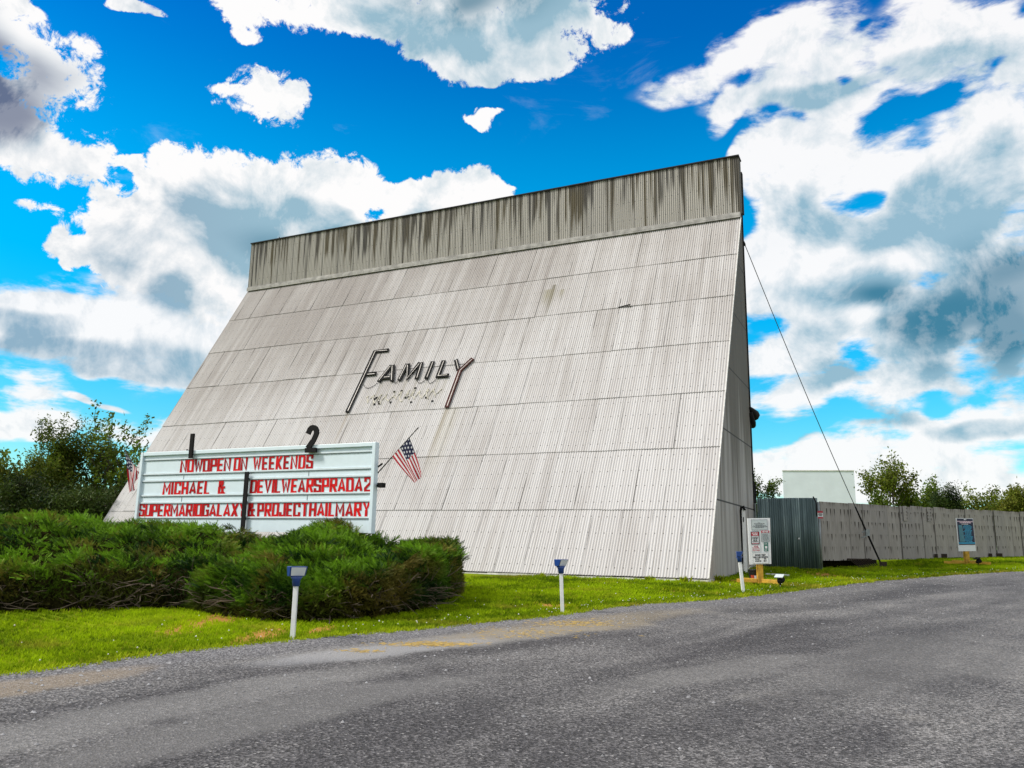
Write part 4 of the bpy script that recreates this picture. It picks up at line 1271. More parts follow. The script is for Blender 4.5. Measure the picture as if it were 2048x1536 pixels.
def build_boards():
    t, U, pn, P = board_frame('notice_board', 'white notice board on a yellow post by the tower corner with five small notices', (1521, 1169), (1495, 1036.5), (1540, 1036), (1542.7, 1127.7), (1500, 1129), 23.57, .15, 0)
    def sheet(u0, u1, v0, v1, mat, w=.004, th=.004):
        b = MB(); b.hexa([U(u0, v1, w), U(u1, v1, w), U(u1, v1, w + th), U(u0, v1, w + th)][::-1], [U(u0, v0, w), U(u1, v0, w), U(u1, v0, w + th), U(u0, v0, w + th)][::-1])
        return b.build('notice', mat, t)
    def printed(name, rows, mat, parent, w=.0105):
        b = MB(); text_lines(b, U, rows, w, .0015); b.build(name, mat, parent)
    def border(u0, u1, v0, v1, mat, parent, w=.0085, k=.012):
        b = MB()
        for a in ((u0, u1, v0, v0 + k * .5), (u0, u1, v1 - k * .5, v1), (u0, u0 + k, v0 + k * .5, v1 - k * .5), (u1 - k, u1, v0 + k * .5, v1 - k * .5)):
            b.hexa([U(a[0], a[3], w), U(a[1], a[3], w), U(a[1], a[2], w), U(a[0], a[2], w)], [U(a[0], a[3], w + .002), U(a[1], a[3], w + .002), U(a[1], a[2], w + .002), U(a[0], a[2], w + .002)])
        b.build('border', mat, parent)
    n1 = sheet(.15, .87, .03, .26, M['notice_grey']); border(.15, .87, .03, .26, M['grey_text'], n1)
    printed('lettering', [(.44, .55, .095, .010), (.28, .74, .115, .014), (.34, .68, .142, .010), (.24, .80, .160, .010), (.20, .86, .18, .012), (.32, .70, .20, .012)], M['grey_text'], n1)
    n2 = sheet(.10, .49, .29, .57, M['board_white']); border(.10, .49, .29, .57, M['black_text'], n2, k=.035)
    b = MB(); b.hexa([U(.13, .385, .010), U(.46, .385, .010), U(.46, .385, .012), U(.13, .385, .012)][::-1], [U(.13, .305, .010), U(.46, .305, .010), U(.46, .305, .012), U(.13, .305, .012)][::-1]); b.build('red_header', M['notice_red'], n2)
    printed('lettering', [(.16, .43, .315, .02), (.2, .40, .35, .02)], M['board_white'], n2, .0125)
    printed('lettering', [(.17, .42, .405, .02), (.17, .43, .437, .02), (.2, .38, .47, .02), (.17, .42, .503, .02)], M['black_text'], n2)
    printed('lettering', [(.15, .45, .545, .016)], M['notice_red'], n2)
    n3 = sheet(.57, .945, .275, .515, M['notice_grey']); border(.57, .945, .275, .515, M['grey_text'], n3)
    b = MB(); b.hexa([U(.57, .325, .011), U(.945, .325, .011), U(.945, .325, .013), U(.57, .325, .013)][::-1], [U(.57, .275, .011), U(.945, .275, .011), U(.945, .275, .013), U(.57, .275, .013)][::-1]); b.build('red_header', M['notice_red'], n3)
    font_text('lettering', 'NOTICE', M['board_white'], n3, U, .61, .90, .284, .032, .0145)
    printed('lettering', [(.62, .9, v, .012) for v in (.35, .375, .40, .425, .45, .475)], M['grey_text'], n3)
    n4 = sheet(.11, .515, .58, .73, M['board_white']); border(.11, .515, .58, .73, M['notice_grey'], n4)
    printed('lettering', [(.22, .42, .60, .02), (.15, .48, .635, .014), (.15, .48, .665, .012), (.15, .48, .695, .014)], M['notice_red'], n4)
    n5 = sheet(.68, .875, .53, .725, M['notice_green'])
    printed('lettering', [(.71, .85, .545, .012), (.71, .84, .565, .012), (.71, .85, .685, .012), (.71, .84, .705, .010)], M['notice_grey'], n5)
    b = MB(); b.hexa([U(.73, .665, .009), U(.83, .665, .009), U(.83, .665, .011), U(.73, .665, .011)][::-1], [U(.73, .61, .009), U(.83, .61, .009), U(.83, .61, .011), U(.73, .61, .011)][::-1]); b.build('emblem', M['board_white'], n5)
    n6 = sheet(.13, .865, .75, .98, M['board_white']); border(.13, .865, .75, .98, M['notice_grey'], n6)
    font_text('lettering', 'OUTSIDE FOOD?', M['black_text'], n6, U, .25, .74, .785, .034, .0095)
    font_text('lettering', 'FOOD PASS REQUIRED', M['black_text'], n6, U, .16, .84, .832, .034, .0095)
    printed('lettering', [(.26, .46, .875, .026), (.66, .77, .875, .026), (.25, .55, .918, .026), (.64, .77, .918, .026)], M['black_text'], n6, .009)
    # crossed timbers on the grass
    b = MB()
    for (ax, az) in ((1468, 1170), (1562, 1166), (1545, 1178), (1484, 1180)):
        pass
    for dx, dy in ((-.62, -.12), (.55, -.30), (.50, .10), (-.55, .45)):
        q = np.array([P[0] + dx, P[1] + dy, 0]); q[2] = float(gz(q[0], q[1])) + .09
        b.bar(P + np.array([dx, dy, 0]) * .12 + (0, 0, .10), q, .09, .10)
    b.bar(P + (-.9, .5, .06), P + (.35, .62, .05), .09, .05)
    b.build('ground_timber', M['yellow_wood'], t, bevel=.005)

    t, U, pn, P = board_frame('notice_board', 'navy notice board with cyan print on a yellow post against the rusty fence', (1935, 1130), (1912.5, 1036), (1946, 1037), (1952, 1102), (1918, 1102.5), 31.2, .17, 0)
    b = MB(); b.hexa([U(.03, .81, .004), U(.985, .81, .004), U(.985, .81, .008), U(.03, .81, .008)][::-1], [U(.02, .015, .004), U(.97, .015, .004), U(.97, .015, .008), U(.02, .015, .008)][::-1]); nv = b.build('notice', M['navy'], t)
    text = []
    b = MB(); text_lines(b, U, [(.03, .95, .085, .03), (.18, .84, .118, .035)], .0095, .0015); b.build('heading', M['pink_white'], nv)
    b = MB(); text_lines(b, U, [(.28, .70, .172, .018), (.44, .58, .025, .03)], .0095, .0015); b.build('lettering', M['board_white'], nv)
    b = MB(); b.hexa([U(.10, .72, .009), U(.40, .72, .009), U(.40, .72, .0105), U(.10, .72, .0105)][::-1], [U(.09, .21, .009), U(.30, .21, .009), U(.30, .21, .0105), U(.09, .21, .0105)][::-1]); b.build('print_panel', M['teal'], nv)
    b = MB(); rr = random.Random(9)
    text_lines(b, U, [(.34 + rr.uniform(0, .14), .78 + rr.uniform(0, .12), .215 + k * .037, .022) for k in range(14)], .0115, .0015); b.build('lettering', M['cyan'], nv)
    b = MB(); b.hexa([U(.03, .775, .0095), U(.985, .775, .0095), U(.985, .775, .011), U(.03, .775, .011)][::-1], [U(.03, .735, .0095), U(.98, .735, .0095), U(.98, .735, .011), U(.03, .735, .011)][::-1]); b.build('stripe', M['cyan'], nv)
    b = MB()
    for dx, dy in ((-.85, -.05), (.80, -.35), (-.5, .5), (.45, .6)):
        q = P + (dx, dy, 0); q[2] = float(gz(q[0], q[1])) + .10
        b.bar(P + np.array([dx, dy, 0]) * .1 + (0, 0, .11), q, .10, .11)
    b.build('ground_timber', M['yellow_wood'], t, bevel=.005)


build_boards()


def build_spot(label, px, dep, yaw):
    P = ground(*px)
    t = thing('ground_spotlight', P, label, 'spotlight', 'black garden spotlights in front of the notice boards')
    b = MB(); b.tube([P + (0, 0, -.1), P + (0, 0, .16)], [.012, .022], 7); b.build('stake', M['black'], t)
    d = np.array([math.sin(yaw), math.cos(yaw), .45]); d /= np.linalg.norm(d)
    c = P + (0, 0, .2)
    b = MB(); b.tube([c - d * .09, c - d * .02, c + d * .07, c + d * .09], [.045, .075, .10, .105], 12); b.build('lamp_head', M['black'], t)
    b = MB(); side = np.cross(d, (0, 0, 1)); side /= np.linalg.norm(side); up = np.cross(side, d)
    b.box(c + up * .13 + d * .0, (.22, .18, .018), side, d, up); b.build('solar_panel', M['notice_grey'] if yaw < .5 else M['black'], t)


build_spot('black solar spotlight on a stake at the right end of the white notice board timbers', (1561, 1177), 22.9, .2)
build_spot('black spotlight on a stake in front of the navy notice board', (1957, 1133), 30.2, .8)


def build_bucket():
    P = ground(1509, 1166)
    t = thing('bucket', P, 'black bucket with an orange and white label standing behind the yellow post', 'bucket')
    n = 24
    b = MB(); b.tube([P, P + (0, 0, .02), P + (0, 0, .33), P + (0, 0, .34)], [.125, .128, .15, .15], n); b.build('pail', M['bucket'], t)
    b = MB(); b.tube([P + (0, 0, .335), P + (0, 0, .35), P + (0, 0, .375), P + (0, 0, .378)], [.165, .168, .165, .15], n); b.tube([P + (0, 0, .26), P + (0, 0, .30)], [.157, .16], n); b.build('lid', M['bucket'], t)
    for nm, mat, a0, a1, z0, z1 in (('label', M['board_white'], -.25, .75, .10, .21), ('label', M['orange'], -.95, -.27, .06, .22), ('label', M['board_white'], -.9, .8, .035, .055)):
        V = []; k = 9
        ang0 = math.atan2(-HD[1], -HD[0])
        for i in range(k):
            a = ang0 + a0 + (a1 - a0) * i / (k - 1)
            for z, r in ((z0, .134 + z0 * .066), (z1, .134 + z1 * .066)):
                V.append((P[0] + r * math.cos(a), P[1] + r * math.sin(a), P[2] + z))
        b = MB(); b.add(V, [(2 * i, 2 * i + 2, 2 * i + 3, 2 * i + 1) for i in range(k - 1)]); b.build(nm, mat, t)
    b = MB(); b.tube([P + HR * .16 * math.cos(q) + np.array([0, 0, .34 + .13 * math.sin(q)]) for q in np.linspace(0, math.pi, 10)], .006, 5); b.build('handle', M['steel'], t)


build_bucket()


def build_small_things():
    a = at_depth(1533, 1144, 26.6); b_ = at_depth(1577, 1146, 26.2)
    a[2] = float(gz(a[0], a[1])) + .05; b_[2] = float(gz(b_[0], b_[1])) + .05
    b = MB(); b.bar(a, b_, .17, .05); o = b.build('plank', M['post_white'], None)
    tag(o, 'white plank lying flat in the grass below the green gate', 'plank')
    # white conduit post with a black pipe bent over its top
    P = at_depth(1491, 1137, 27.5); P[2] = float(gz(P[0], P[1])); T = at_depth(1489, 1019, 27.5)
    t = thing('conduit_post', P, 'white upright board with a black pipe hooked over its top beside the tower', 'post')
    b = MB(); b.bar(P - (0, 0, .1), (P[0], P[1], T[2]), .12, .05, up=HD); b.build('board', M['post_white'], t)
    q = np.array([P[0] - .075, P[1] - .06, 0])
    pts = [(q[0], q[1], P[2] + .3), (q[0], q[1], P[2] + 1.5), (q[0], q[1], T[2] - .05), (q[0] + .03, q[1], T[2] + .09), (q[0] + .09, q[1] - .02, T[2] + .10), (q[0] + .12, q[1], T[2] + .0), (q[0] + .17, q[1], T[2] - .02)]
    b = MB(); b.tube(pts, [.02, .03, .035, .045, .05, .04, .02], 8); b.build('pipe', M['black'], t, True)
    b = MB(); b.box((P[0] + .0, P[1] - .03, P[2] + 1.75), (.03, .02, .16)); b.build('cable_clip', M['black'], t)
    # guy wire with turnbuckle, running from the tower's back corner to the ground
    A = np.array([.02, 8.77, 12.85]); G = at_depth(1763, 1117, 34.2); G[2] = float(gz(G[0], G[1])) + .05
    t = thing('guy_wire', G, 'long steel guy wire slanting from the tower top down to the rusty fence', 'guy wire')
    b = MB(); n = 14
    pts = [A + (G - A) * k / n - np.array([0, 0, .28 * math.sin(math.pi * k / n)]) for k in range(n + 1)]
    b.tube(pts, .016, 5); b.build('cable', M['wire'], t)
    k1, k2 = A + (G - A) * .80, A + (G - A) * .99
    b = MB(); b.tube([k1 - (0, 0, .16), A + (G - A) * .9 - (0, 0, .08), k2], [.03, .04, .035], 7); b.build('guard_sleeve', M['black'], t)
    c = A + (G - A) * .885 - np.array([0, 0, .1]) + HR * .02
    b = MB(); b.box(c, (.16, .12, .26), HR, HD); b.bar(c + (.05, 0, -.1), c - HR * .26 + (0, 0, -.22), .04); b.bar(c + (0, 0, .1), c - HR * .22 + (0, 0, .0), .04); b.build('turnbuckle', M['steel'], t)
    b = MB(); b.box(G + (.05, 0, -.02), (.28, .28, .40)); b.build('anchor_block', M['brown_wood'], t)


build_small_things()


# ------------------------------------------------------------------ gate and fences
FA = at_depth(1645, 1119, 32.8); FB_ = at_depth(2048, 1113, 42.9)
FA[2] = .47; FB_[2] = .70
FDIR = (FB_ - FA) * np.array([1, 1, 0]); FLEN = np.linalg.norm(FDIR); FDIR /= FLEN
FN = np.array([FDIR[1], -FDIR[0], 0])
if FN @ (CAM - FA) < 0: FN = -FN


def build_gate():
    a = np.array([.12, 8.46, .22]); b_ = np.array([2.24, 8.40, .18])
    t = thing('gate', a, 'green grey corrugated metal gate between the tower and the rusty fence', 'gate')
    d = b_ - a; L = np.linalg.norm(d[:2]); d = np.array([d[0], d[1], 0]) / L
    n = np.array([d[1], -d[0], 0])
    Hh = 2.47
    nn = 27 * 8 + 1
    u = np.linspace(0, L, nn); w = .022 * np.cos(2 * np.pi * u / .077)
    P0 = a + u[:, None] * d + w[:, None] * n + np.array([0, 0, 1])[None] * (-.06)
    P1 = P0 + np.array([0, 0, Hh + .06]) + np.array([0, 0, .02]) * np.sin(u * 1.3)[:, None]
    V = np.concatenate([P0, P1]); i = np.arange(nn - 1)
    me = np_mesh('sheet_panel', V, np.stack([i, i + 1, i + 1 + nn, i + nn], 1), True)
    o = link('sheet_panel', me, M['gate'], t); sol = o.modifiers.new('thickness', 'SOLIDIFY'); sol.thickness = .004
    b = MB()
    for z in (.25, 1.3, 2.25): b.bar(a - n * .06 + (0, 0, z), b_ - n * .06 + (0, 0, z), .05, .07)
    b.build('rail', M['steel'], t)
    b = MB(); b.box(a + d * 1.43 + n * .03 + (0, 0, 1.02), (.05, .03, .06)); b.build('latch', M['board_white'], t)
    b = MB(); b.bar(a + (-.07, -.03, -.2), a + (-.07, -.03, 2.3), .05); b.bar(a + (-.13, -.1, -.2), a + (-.13, -.1, 2.0), .045); b.bar(a + (.02, -.03, 1.95), a + (.02, -.03, 2.25), .03); b.build('hinge_post', M['steel'], t)
    # gate post with leaning top arm
    P = at_depth(1643.5, 1134, 29.55); P[2] = float(gz(P[0], P[1]))
    t2 = thing('fence_post', P, 'steel pipe post with a bent top arm between the green gate and the fence', 'post')
    b = MB(); b.tube([P - (0, 0, .2), P + (0, 0, 2.42)], .04, 9); b.build('pipe', M['steel'], t2, True)
    b = MB(); b.tube([P + (-.06, 0, 1.9), P + (-.07, 0, 2.42), P + (-.16, 0, 2.62)], .025, 7); b.build('arm', M['dark_trim'], t2, True)
    # red and white warning plate
    C = at_depth(1640.5, 1029.5, 29.4)
    t3 = thing('warning_sign', C, 'small red and white warning plate on the pipe post next to the green gate', 'sign')
    R_, U_ = HR, np.array([0, 0, 1.])
    b = MB(); b.box(C, (.19, .012, .27), R_, HD, U_); b.build('plate', M['board_white'], t3)
    b = MB(); b.box(C + (0, 0, .10) - HD * .009, (.19, .006, .07), R_, HD, U_); b.box(C - (0, 0, .105) - HD * .009, (.19, .006, .055), R_, HD, U_); b.build('red_band', M['notice_red'], t3)
    b = MB()
    for k, (w_, z) in enumerate(((.12, .035), (.15, .0), (.10, -.035))): b.box(C + (0, 0, z) - HD * .009, (w_, .006, .02), R_, HD, U_)
    b.build('lettering', M['black_text'], t3)


build_gate()


def build_fence():
    t = thing('corrugated_fence', FA - (0, 0, .4), 'long fence of old white corrugated sheets with rows of dark rust drips', 'fence')
    rr = random.Random(8)
    u = 0.0; L = FLEN + 14; k = 0
    SHW = .96
    while u < L:
        w = SHW if k else 1.02
        z0 = FA[2] + (FB_[2] - FA[2]) * min(u / FLEN, 1.15)
        hgt = 2.32 + rr.uniform(-.03, .03) - (.03 if k > 2 else 0)
        lift = rr.uniform(0, .03) + (.035 if k % 3 == 0 else 0)
        org = FA + FDIR * u; org[2] = z0 - .03
        rnd = rr.random() if k else .02
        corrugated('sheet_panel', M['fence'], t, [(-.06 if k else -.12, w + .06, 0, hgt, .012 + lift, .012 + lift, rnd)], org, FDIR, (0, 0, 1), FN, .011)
        if k in (6, 8):
            # a patch of a second sheet lapped over the first
            pw = rr.uniform(.3, .4); o2 = org + FDIR * rr.uniform(.1, .5)
            corrugated('sheet_patch', M['fence'], t, [(0, pw, hgt * .72, hgt + .02, .045 + lift, .045 + lift, rr.random())], o2, FDIR, (0, 0, 1), FN, .011)
        u += w; k += 1
    b = MB()
    for z in (.3, 1.2, 2.1): b.bar(FA - FN * .06 + (0, 0, z - .05), FA + FDIR * L - FN * .06 + (0, 0, z - .05 + (FB_[2] - FA[2])), .06, .09)
    b.build('rail', M['brown_wood'], t)
    k = 0; u = .1
    while u < L:
        p = FA + FDIR * u - FN * .15; g = float(gz(p[0], p[1]))
        b = MB(); b.box((p[0], p[1], (g + FA[2] + 2.1) / 2), (.12, .12, FA[2] + 2.1 - g + .3)); b.build('post', M['brown_wood'], t); u += 3.84
    # dark sheet added as shade under the first sheets; short footings further on
    b = MB(); p0 = FA - FN * .35; p1 = FA + FDIR * 4.2 - FN * .35
    b.hexa([p0 + (0, 0, -.7), p1 + (0, 0, -.7), p1 - FN * .05 + (0, 0, -.7), p0 - FN * .05 + (0, 0, -.7)], [p0 + (0, 0, .1), p1 + (0, 0, .1), p1 - FN * .05 + (0, 0, .1), p0 - FN * .05 + (0, 0, .1)])
    b.build('gap_shade_sheet', M['core'], t)
    b = MB()
    for px in (1868, 1884, 1977, 1994):
        # footing blocks standing out in front of the sheets
        best = None
        for uu in np.arange(0, L, .05):
            q = FA + FDIR * uu; e = abs(pxcol(q) - px)
            if best is None or e < best[0]: best = (e, uu)
        q = FA + FDIR * best[1] + FN * .12; g = float(gz(q[0], q[1]))
        b.box((q[0], q[1], g + .09), (.26 if px in (1884, 1994) else .14, .2, .30))
    b.build('footing_block', M['brown_wood'], t)
    # slatted ramp leaning under the fence
    t2 = thing('slatted_pallet', FA + FDIR * 2.4 + FN * .1 + (0, 0, -.35), 'dark slatted wooden frame lying under the raised end of the rusty fence', 'pallet')
    b = MB()
    for i in range(9):
        a = FA + FDIR * (1.7 + i * .17) + FN * .10; g = float(gz(a[0], a[1]))
        b.bar((a[0], a[1], g + .36), (a[0] + FDIR[0] * .3 + FN[0] * .3, a[1] + FDIR[1] * .3 + FN[1] * .3, g + .03), .045, .03)
    b.build('slat', M['brown_wood'], t2)
    b = MB(); a = FA + FDIR * 1.6 + FN * .08; c = FA + FDIR * 3.3 + FN * .08
    b.bar((a[0], a[1], float(gz(a[0], a[1])) + .38), (c[0], c[1], float(gz(c[0], c[1])) + .30), .06, .06); b.build('rail', M['brown_wood'], t2)


build_fence()


def build_far_screen():
    D = 150.0
    a, b_ = at_depth(1565, 945, D), at_depth(1707, 940, D * .985)
    g = float(gz(a[0], a[1]))
    t = thing('far_screen', ((a[0] + b_[0]) / 2, (a[1] + b_[1]) / 2, g), 'plain white second cinema screen standing far behind the green gate', 'cinema screen')
    c = (a + b_) / 2; d = (b_ - a) * np.array([1, 1, 0]); L = np.linalg.norm(d); d /= L; n = np.array([-d[1], d[0], 0])
    zt = (a[2] + b_[2]) / 2; zb = g + 3.0
    b = MB(); b.box((c[0], c[1], (zt + zb) / 2), (L, .5, zt - zb), d, n); b.build('screen_face', M['far_screen'], t)
    b = MB(); b.box((c[0], c[1], zt + .09), (L + .1, .7, .16), d, n)
    b.build('top_edge', M['white_wood'], t)
    b = MB()
    for k in (-.42, -.14, .14, .42):
        p = c + d * L * k + n * .8
        b.bar((p[0], p[1], g - .3), (p[0], p[1], zt - .5), .3, .3); b.bar((p[0] + n[0] * 4, p[1] + n[1] * 4, g - .3), (p[0], p[1], zt * .7), .25, .25)
    b.build('support_post', M['steel'], t)


build_far_screen()


# ------------------------------------------------------------------ vegetation helpers
def instanced(protoV, protoF, pos, X, Y, Z, scale):
    """copies of a small prototype, local axes X, Y, Z (n,3), returned as one vertex and face array"""
    n = len(pos); k = len(protoV)
    V = pos[:, None] + scale[:, None, None] * (protoV[None, :, 0:1] * X[:, None] + protoV[None, :, 1:2] * Y[:, None] + protoV[None, :, 2:3] * Z[:, None])
    F = protoF[None] + (np.arange(n) * k)[:, None, None]
    return V.reshape(-1, 3), F.reshape(-1, protoF.shape[1])


def frames(axis, rng):
    axis = axis / (np.linalg.norm(axis, axis=1, keepdims=True) + 1e-9)
    r = rng.normal(size=axis.shape)
    X = np.cross(axis, r); X /= (np.linalg.norm(X, axis=1, keepdims=True) + 1e-9)
    Y = np.cross(axis, X)
    return X, Y, axis


def tri_spray(n_side=7, length=1.0, wid=.26, leaf=.34, w=.05, rng=RNG):
    """feathery spray along +Z made of slender triangles, fanned mostly in local X"""
    V, F = [], []
    for i in range(n_side):
        z = length * (.08 + .84 * i / (n_side - 1)); s = 1.0 - .55 * i / (n_side - 1)
        for sgn in (-1, 1):
            tipx = sgn * wid * s * rng.uniform(.7, 1.15); tipy = rng.uniform(-.10, .10); tipz = z + leaf * s * rng.uniform(.7, 1.1)
            k = len(V)
            V += [(sgn * .01, 0, z - w), (sgn * .01, 0, z + w), (tipx, tipy, tipz)]; F.append((k, k + 1, k + 2))
    k = len(V); V += [(-.035, 0, .5 * length), (.035, 0, .5 * length), (0, 0, 1.12 * length)]; F.append((k, k + 1, k + 2))
    k = len(V); V += [(-.02, .02, 0), (.02, -.02, 0), (0, 0, .9 * length)]; F.append((k, k + 1, k + 2))
    return np.array(V), np.array(F)


def vnoise(x, y, seed=0):
    """cheap smooth value noise"""
    def h(i, j): 
        q = np.sin(i * 127.1 + j * 311.7 + seed * 74.7) * 43758.5453
        return q - np.floor(q)
    xi, yi = np.floor(x), np.floor(y); fx, fy = x - xi, y - yi
    fx = fx * fx * (3 - 2 * fx); fy = fy * fy * (3 - 2 * fy)
    return (h(xi, yi) * (1 - fx) + h(xi + 1, yi) * fx) * (1 - fy) + (h(xi, yi + 1) * (1 - fx) + h(xi + 1, yi + 1) * fx) * fy


def in_poly(x, y, poly):
    ins = np.zeros(len(x), bool); n = len(poly)
    for i in range(n):
        x1, y1 = poly[i]; x2, y2 = poly[(i + 1) % n]
        c = ((y1 > y) != (y2 > y)) & (x < (x2 - x1) * (y - y1) / (y2 - y1 + 1e-12) + x1)
        ins ^= c
    return ins


def dist_polyline(x, y, pl):
    d = np.full(len(x), 1e9); arg = np.zeros(len(x))
    tot = 0
    for (x1, y1), (x2, y2) in zip(pl[:-1], pl[1:]):
        dx, dy = x2 - x1, y2 - y1; L = math.hypot(dx, dy)
        t = np.clip(((x - x1) * dx + (y - y1) * dy) / L ** 2, 0, 1)
        e = np.hypot(x - x1 - t * dx, y - y1 - t * dy)
        m_ = e < d; d[m_] = e[m_]; arg[m_] = tot + t[m_] * L; tot += L
    return d, arg


# ------------------------------------------------------------------ spreading junipers
def build_juniper(label, front_px, back_pts, crest, fronttop, seed, ntop, nside, brown):
    rng = np.random.default_rng(seed)
    front = [tuple(ground(*q)[:2]) for q in front_px]
    poly = front + back_pts
    cx, cy = np.mean([q[0] for q in front]), np.mean([q[1] for q in front]) + 1.5
    t = thing('juniper_bush', (cx, cy, float(gz(cx, cy))), label, 'bush')
    cpx, cz = [c[0] for c in crest], [c[1] for c in crest]
    fpx, fz = [c[0] for c in fronttop], [c[1] for c in fronttop]
    def topz(x, y):
        P = np.stack([x, y, np.full_like(x, .3)], 1); d = P - CAM
        col = 1024 + FPX * (d @ RIGHT) / (d @ FWD)
        df, _ = dist_polyline(x, y, front)
        k = np.clip(df / 2.9, 0, 1); k = k * k * (3 - 2 * k) * .45 + k * .55
        z = np.interp(col, fpx, fz) * (1 - k) + np.interp(col, cpx, cz) * k
        lump = (vnoise(x * 1.5, y * 1.5, seed) - .5) * .26 + (vnoise(x * 3.6, y * 3.6, seed + 3) - .5) * .24
        edge, _ = dist_polyline(x, y, poly + [poly[0]])
        return z + lump - .16 * np.exp(-edge / .12)
    # inner dead mass that hides the hollow middle
    xs = [q[0] for q in poly]; ys = [q[1] for q in poly]
    # --- top sprays
    X, Y = [], []
    while len(X) < ntop:
        px = rng.uniform(min(xs), max(xs), ntop * 3); py = rng.uniform(min(ys), max(ys), ntop * 3)
        mk = in_poly(px, py, poly)
        X = np.concatenate([X, px[mk]]); Y = np.concatenate([Y, py[mk]])
    per_t = 15
    nt_ = ntop // per_t; ntop = nt_ * per_t
    tx, ty = X[:nt_], Y[:nt_]
    tr = rng.uniform(.10, .26, nt_)
    ang = rng.uniform(0, 2 * math.pi, ntop); rad = np.sqrt(rng.random(ntop)) * np.repeat(tr, per_t)
    ox, oy = np.cos(ang) * rad, np.sin(ang) * rad
    X, Y = np.repeat(tx, per_t) + ox, np.repeat(ty, per_t) + oy
    Z = np.repeat(topz(tx, ty) + rng.normal(0, .045, nt_), per_t) - rad * rad * 1.6
    ttone = np.repeat(rng.normal(0, .25, nt_), per_t); tlean = np.repeat(rng.normal(0, .35, (nt_, 2)), per_t, axis=0)
    # --- side sprays on the boundary
    per = np.array(poly + [poly[0]]); sl = np.linalg.norm(np.diff(per, axis=0), axis=1); cs = np.concatenate([[0], np.cumsum(sl)])
    vis = cs[len(front)] if len(front) < len(cs) else cs[-1]
    sidelen = vis + (sl[len(front) - 1] if False else 0)
    q = rng.uniform(0, cs[-1], nside); i = np.clip(np.searchsorted(cs, q) - 1, 0, len(sl) - 1); f = (q - cs[i]) / sl[i]
    bx = per[i, 0] + (per[i + 1, 0] - per[i, 0]) * f; by = per[i, 1] + (per[i + 1, 1] - per[i, 1]) * f
    ex, ey = (per[i + 1, 0] - per[i, 0]) / sl[i], (per[i + 1, 1] - per[i, 1]) / sl[i]
    onx, ony = ey, -ex
    mid = np.array([cx, cy]); flip = ((bx - cx) * onx + (by - cy) * ony) < 0
    onx = np.where(flip, -onx, onx); ony = np.where(flip, -ony, ony)
    zg = gz(bx, by); zt = topz(bx - onx * .15, by - ony * .15)
    hh = rng.power(1.25, nside)
    sz = zg - .02 + (zt - zg + .04) * hh
    bulge = .10 * np.sin(hh * np.pi) + (vnoise(q * 1.4, sz * 3.0, seed + 9) - .5) * .30
    sx, sy = bx + onx * bulge, by + ony * bulge
    # orientation: fans lie outward and up, drifting with the prevailing growth
    a1 = np.stack([-.25 + tlean[:, 0] + ox / .16 + rng.normal(0, .35, ntop), -.45 + tlean[:, 1] + oy / .16 + rng.normal(0, .35, ntop), rng.uniform(.25, 1.0, ntop)], 1)
    a2 = np.stack([onx + rng.normal(0, .6, nside), ony + rng.normal(0, .6, nside), rng.normal(.25, .55, nside)], 1)
    pos = np.concatenate([np.stack([X, Y, Z - .09], 1), np.stack([sx, sy, sz], 1) - .08 * np.stack([onx, ony, 0 * onx], 1)])
    ax = np.concatenate([a1, a2])
    n = len(pos)
    AX, AY, AZ = frames(ax, rng)
    sc = rng.uniform(.10, .21, n); sc[ntop:] *= .9
    pv, pf = tri_spray(8, 1.0, .24, .30, .04, rng)
    V, F = instanced(pv, pf, pos, AX, AY, AZ, sc)
    clump = vnoise(pos[:, 0] * 2.1, pos[:, 1] * 2.1 + pos[:, 2] * 2.5, seed + 5)
    tone = np.clip(.47 + (clump - .5) * 1.5 + rng.normal(0, .20, n), 0, 1)
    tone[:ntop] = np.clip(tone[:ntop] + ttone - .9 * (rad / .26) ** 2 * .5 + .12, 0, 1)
    acc = np.clip((vnoise(pos[:, 0] * 2.6 + 9, pos[:, 1] * 2.6, seed + 6) - .62) * 2.8, 0, .75) * (rng.random(n) < .75)
    dead = np.zeros(n)
    dead[ntop:] = np.clip(brown * (1.15 - hh) + (vnoise(q * 1.1, sz * 2.2, seed + 2) - .5) * 1.1, 0, .95)
    tone[ntop:] *= np.clip(.10 + .50 * hh, 0, 1)  # side sprays darker towards the ground: self-shading put into the tint
    acc = np.maximum(acc, dead)
    keep = np.ones(n, bool); keep[ntop:] = rng.random(nside) > .30 * (1 - hh)
    kk = len(pv)
    tint = np.stack([np.repeat(tone, kk), np.repeat(acc, kk), np.zeros(n * kk)], 1)
    fm = np.repeat(keep, len(pf))
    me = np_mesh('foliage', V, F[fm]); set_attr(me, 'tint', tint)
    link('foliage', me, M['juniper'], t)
    # inner mass: grid heightfield under the crown with a skirt
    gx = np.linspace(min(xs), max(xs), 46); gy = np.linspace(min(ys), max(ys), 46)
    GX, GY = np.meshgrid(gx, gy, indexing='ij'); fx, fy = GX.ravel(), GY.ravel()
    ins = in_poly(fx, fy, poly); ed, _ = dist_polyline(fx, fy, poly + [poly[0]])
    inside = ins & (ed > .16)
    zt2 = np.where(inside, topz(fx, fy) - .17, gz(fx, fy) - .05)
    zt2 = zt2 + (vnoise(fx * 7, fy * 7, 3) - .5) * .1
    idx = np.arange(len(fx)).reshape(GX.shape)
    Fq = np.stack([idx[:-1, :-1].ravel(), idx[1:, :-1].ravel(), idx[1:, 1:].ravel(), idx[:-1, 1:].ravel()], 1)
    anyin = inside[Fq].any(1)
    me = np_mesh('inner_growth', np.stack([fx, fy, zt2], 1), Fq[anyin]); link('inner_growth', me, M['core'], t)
    # bare twigs showing in the sheared faces
    b = MB(); rr = random.Random(seed)
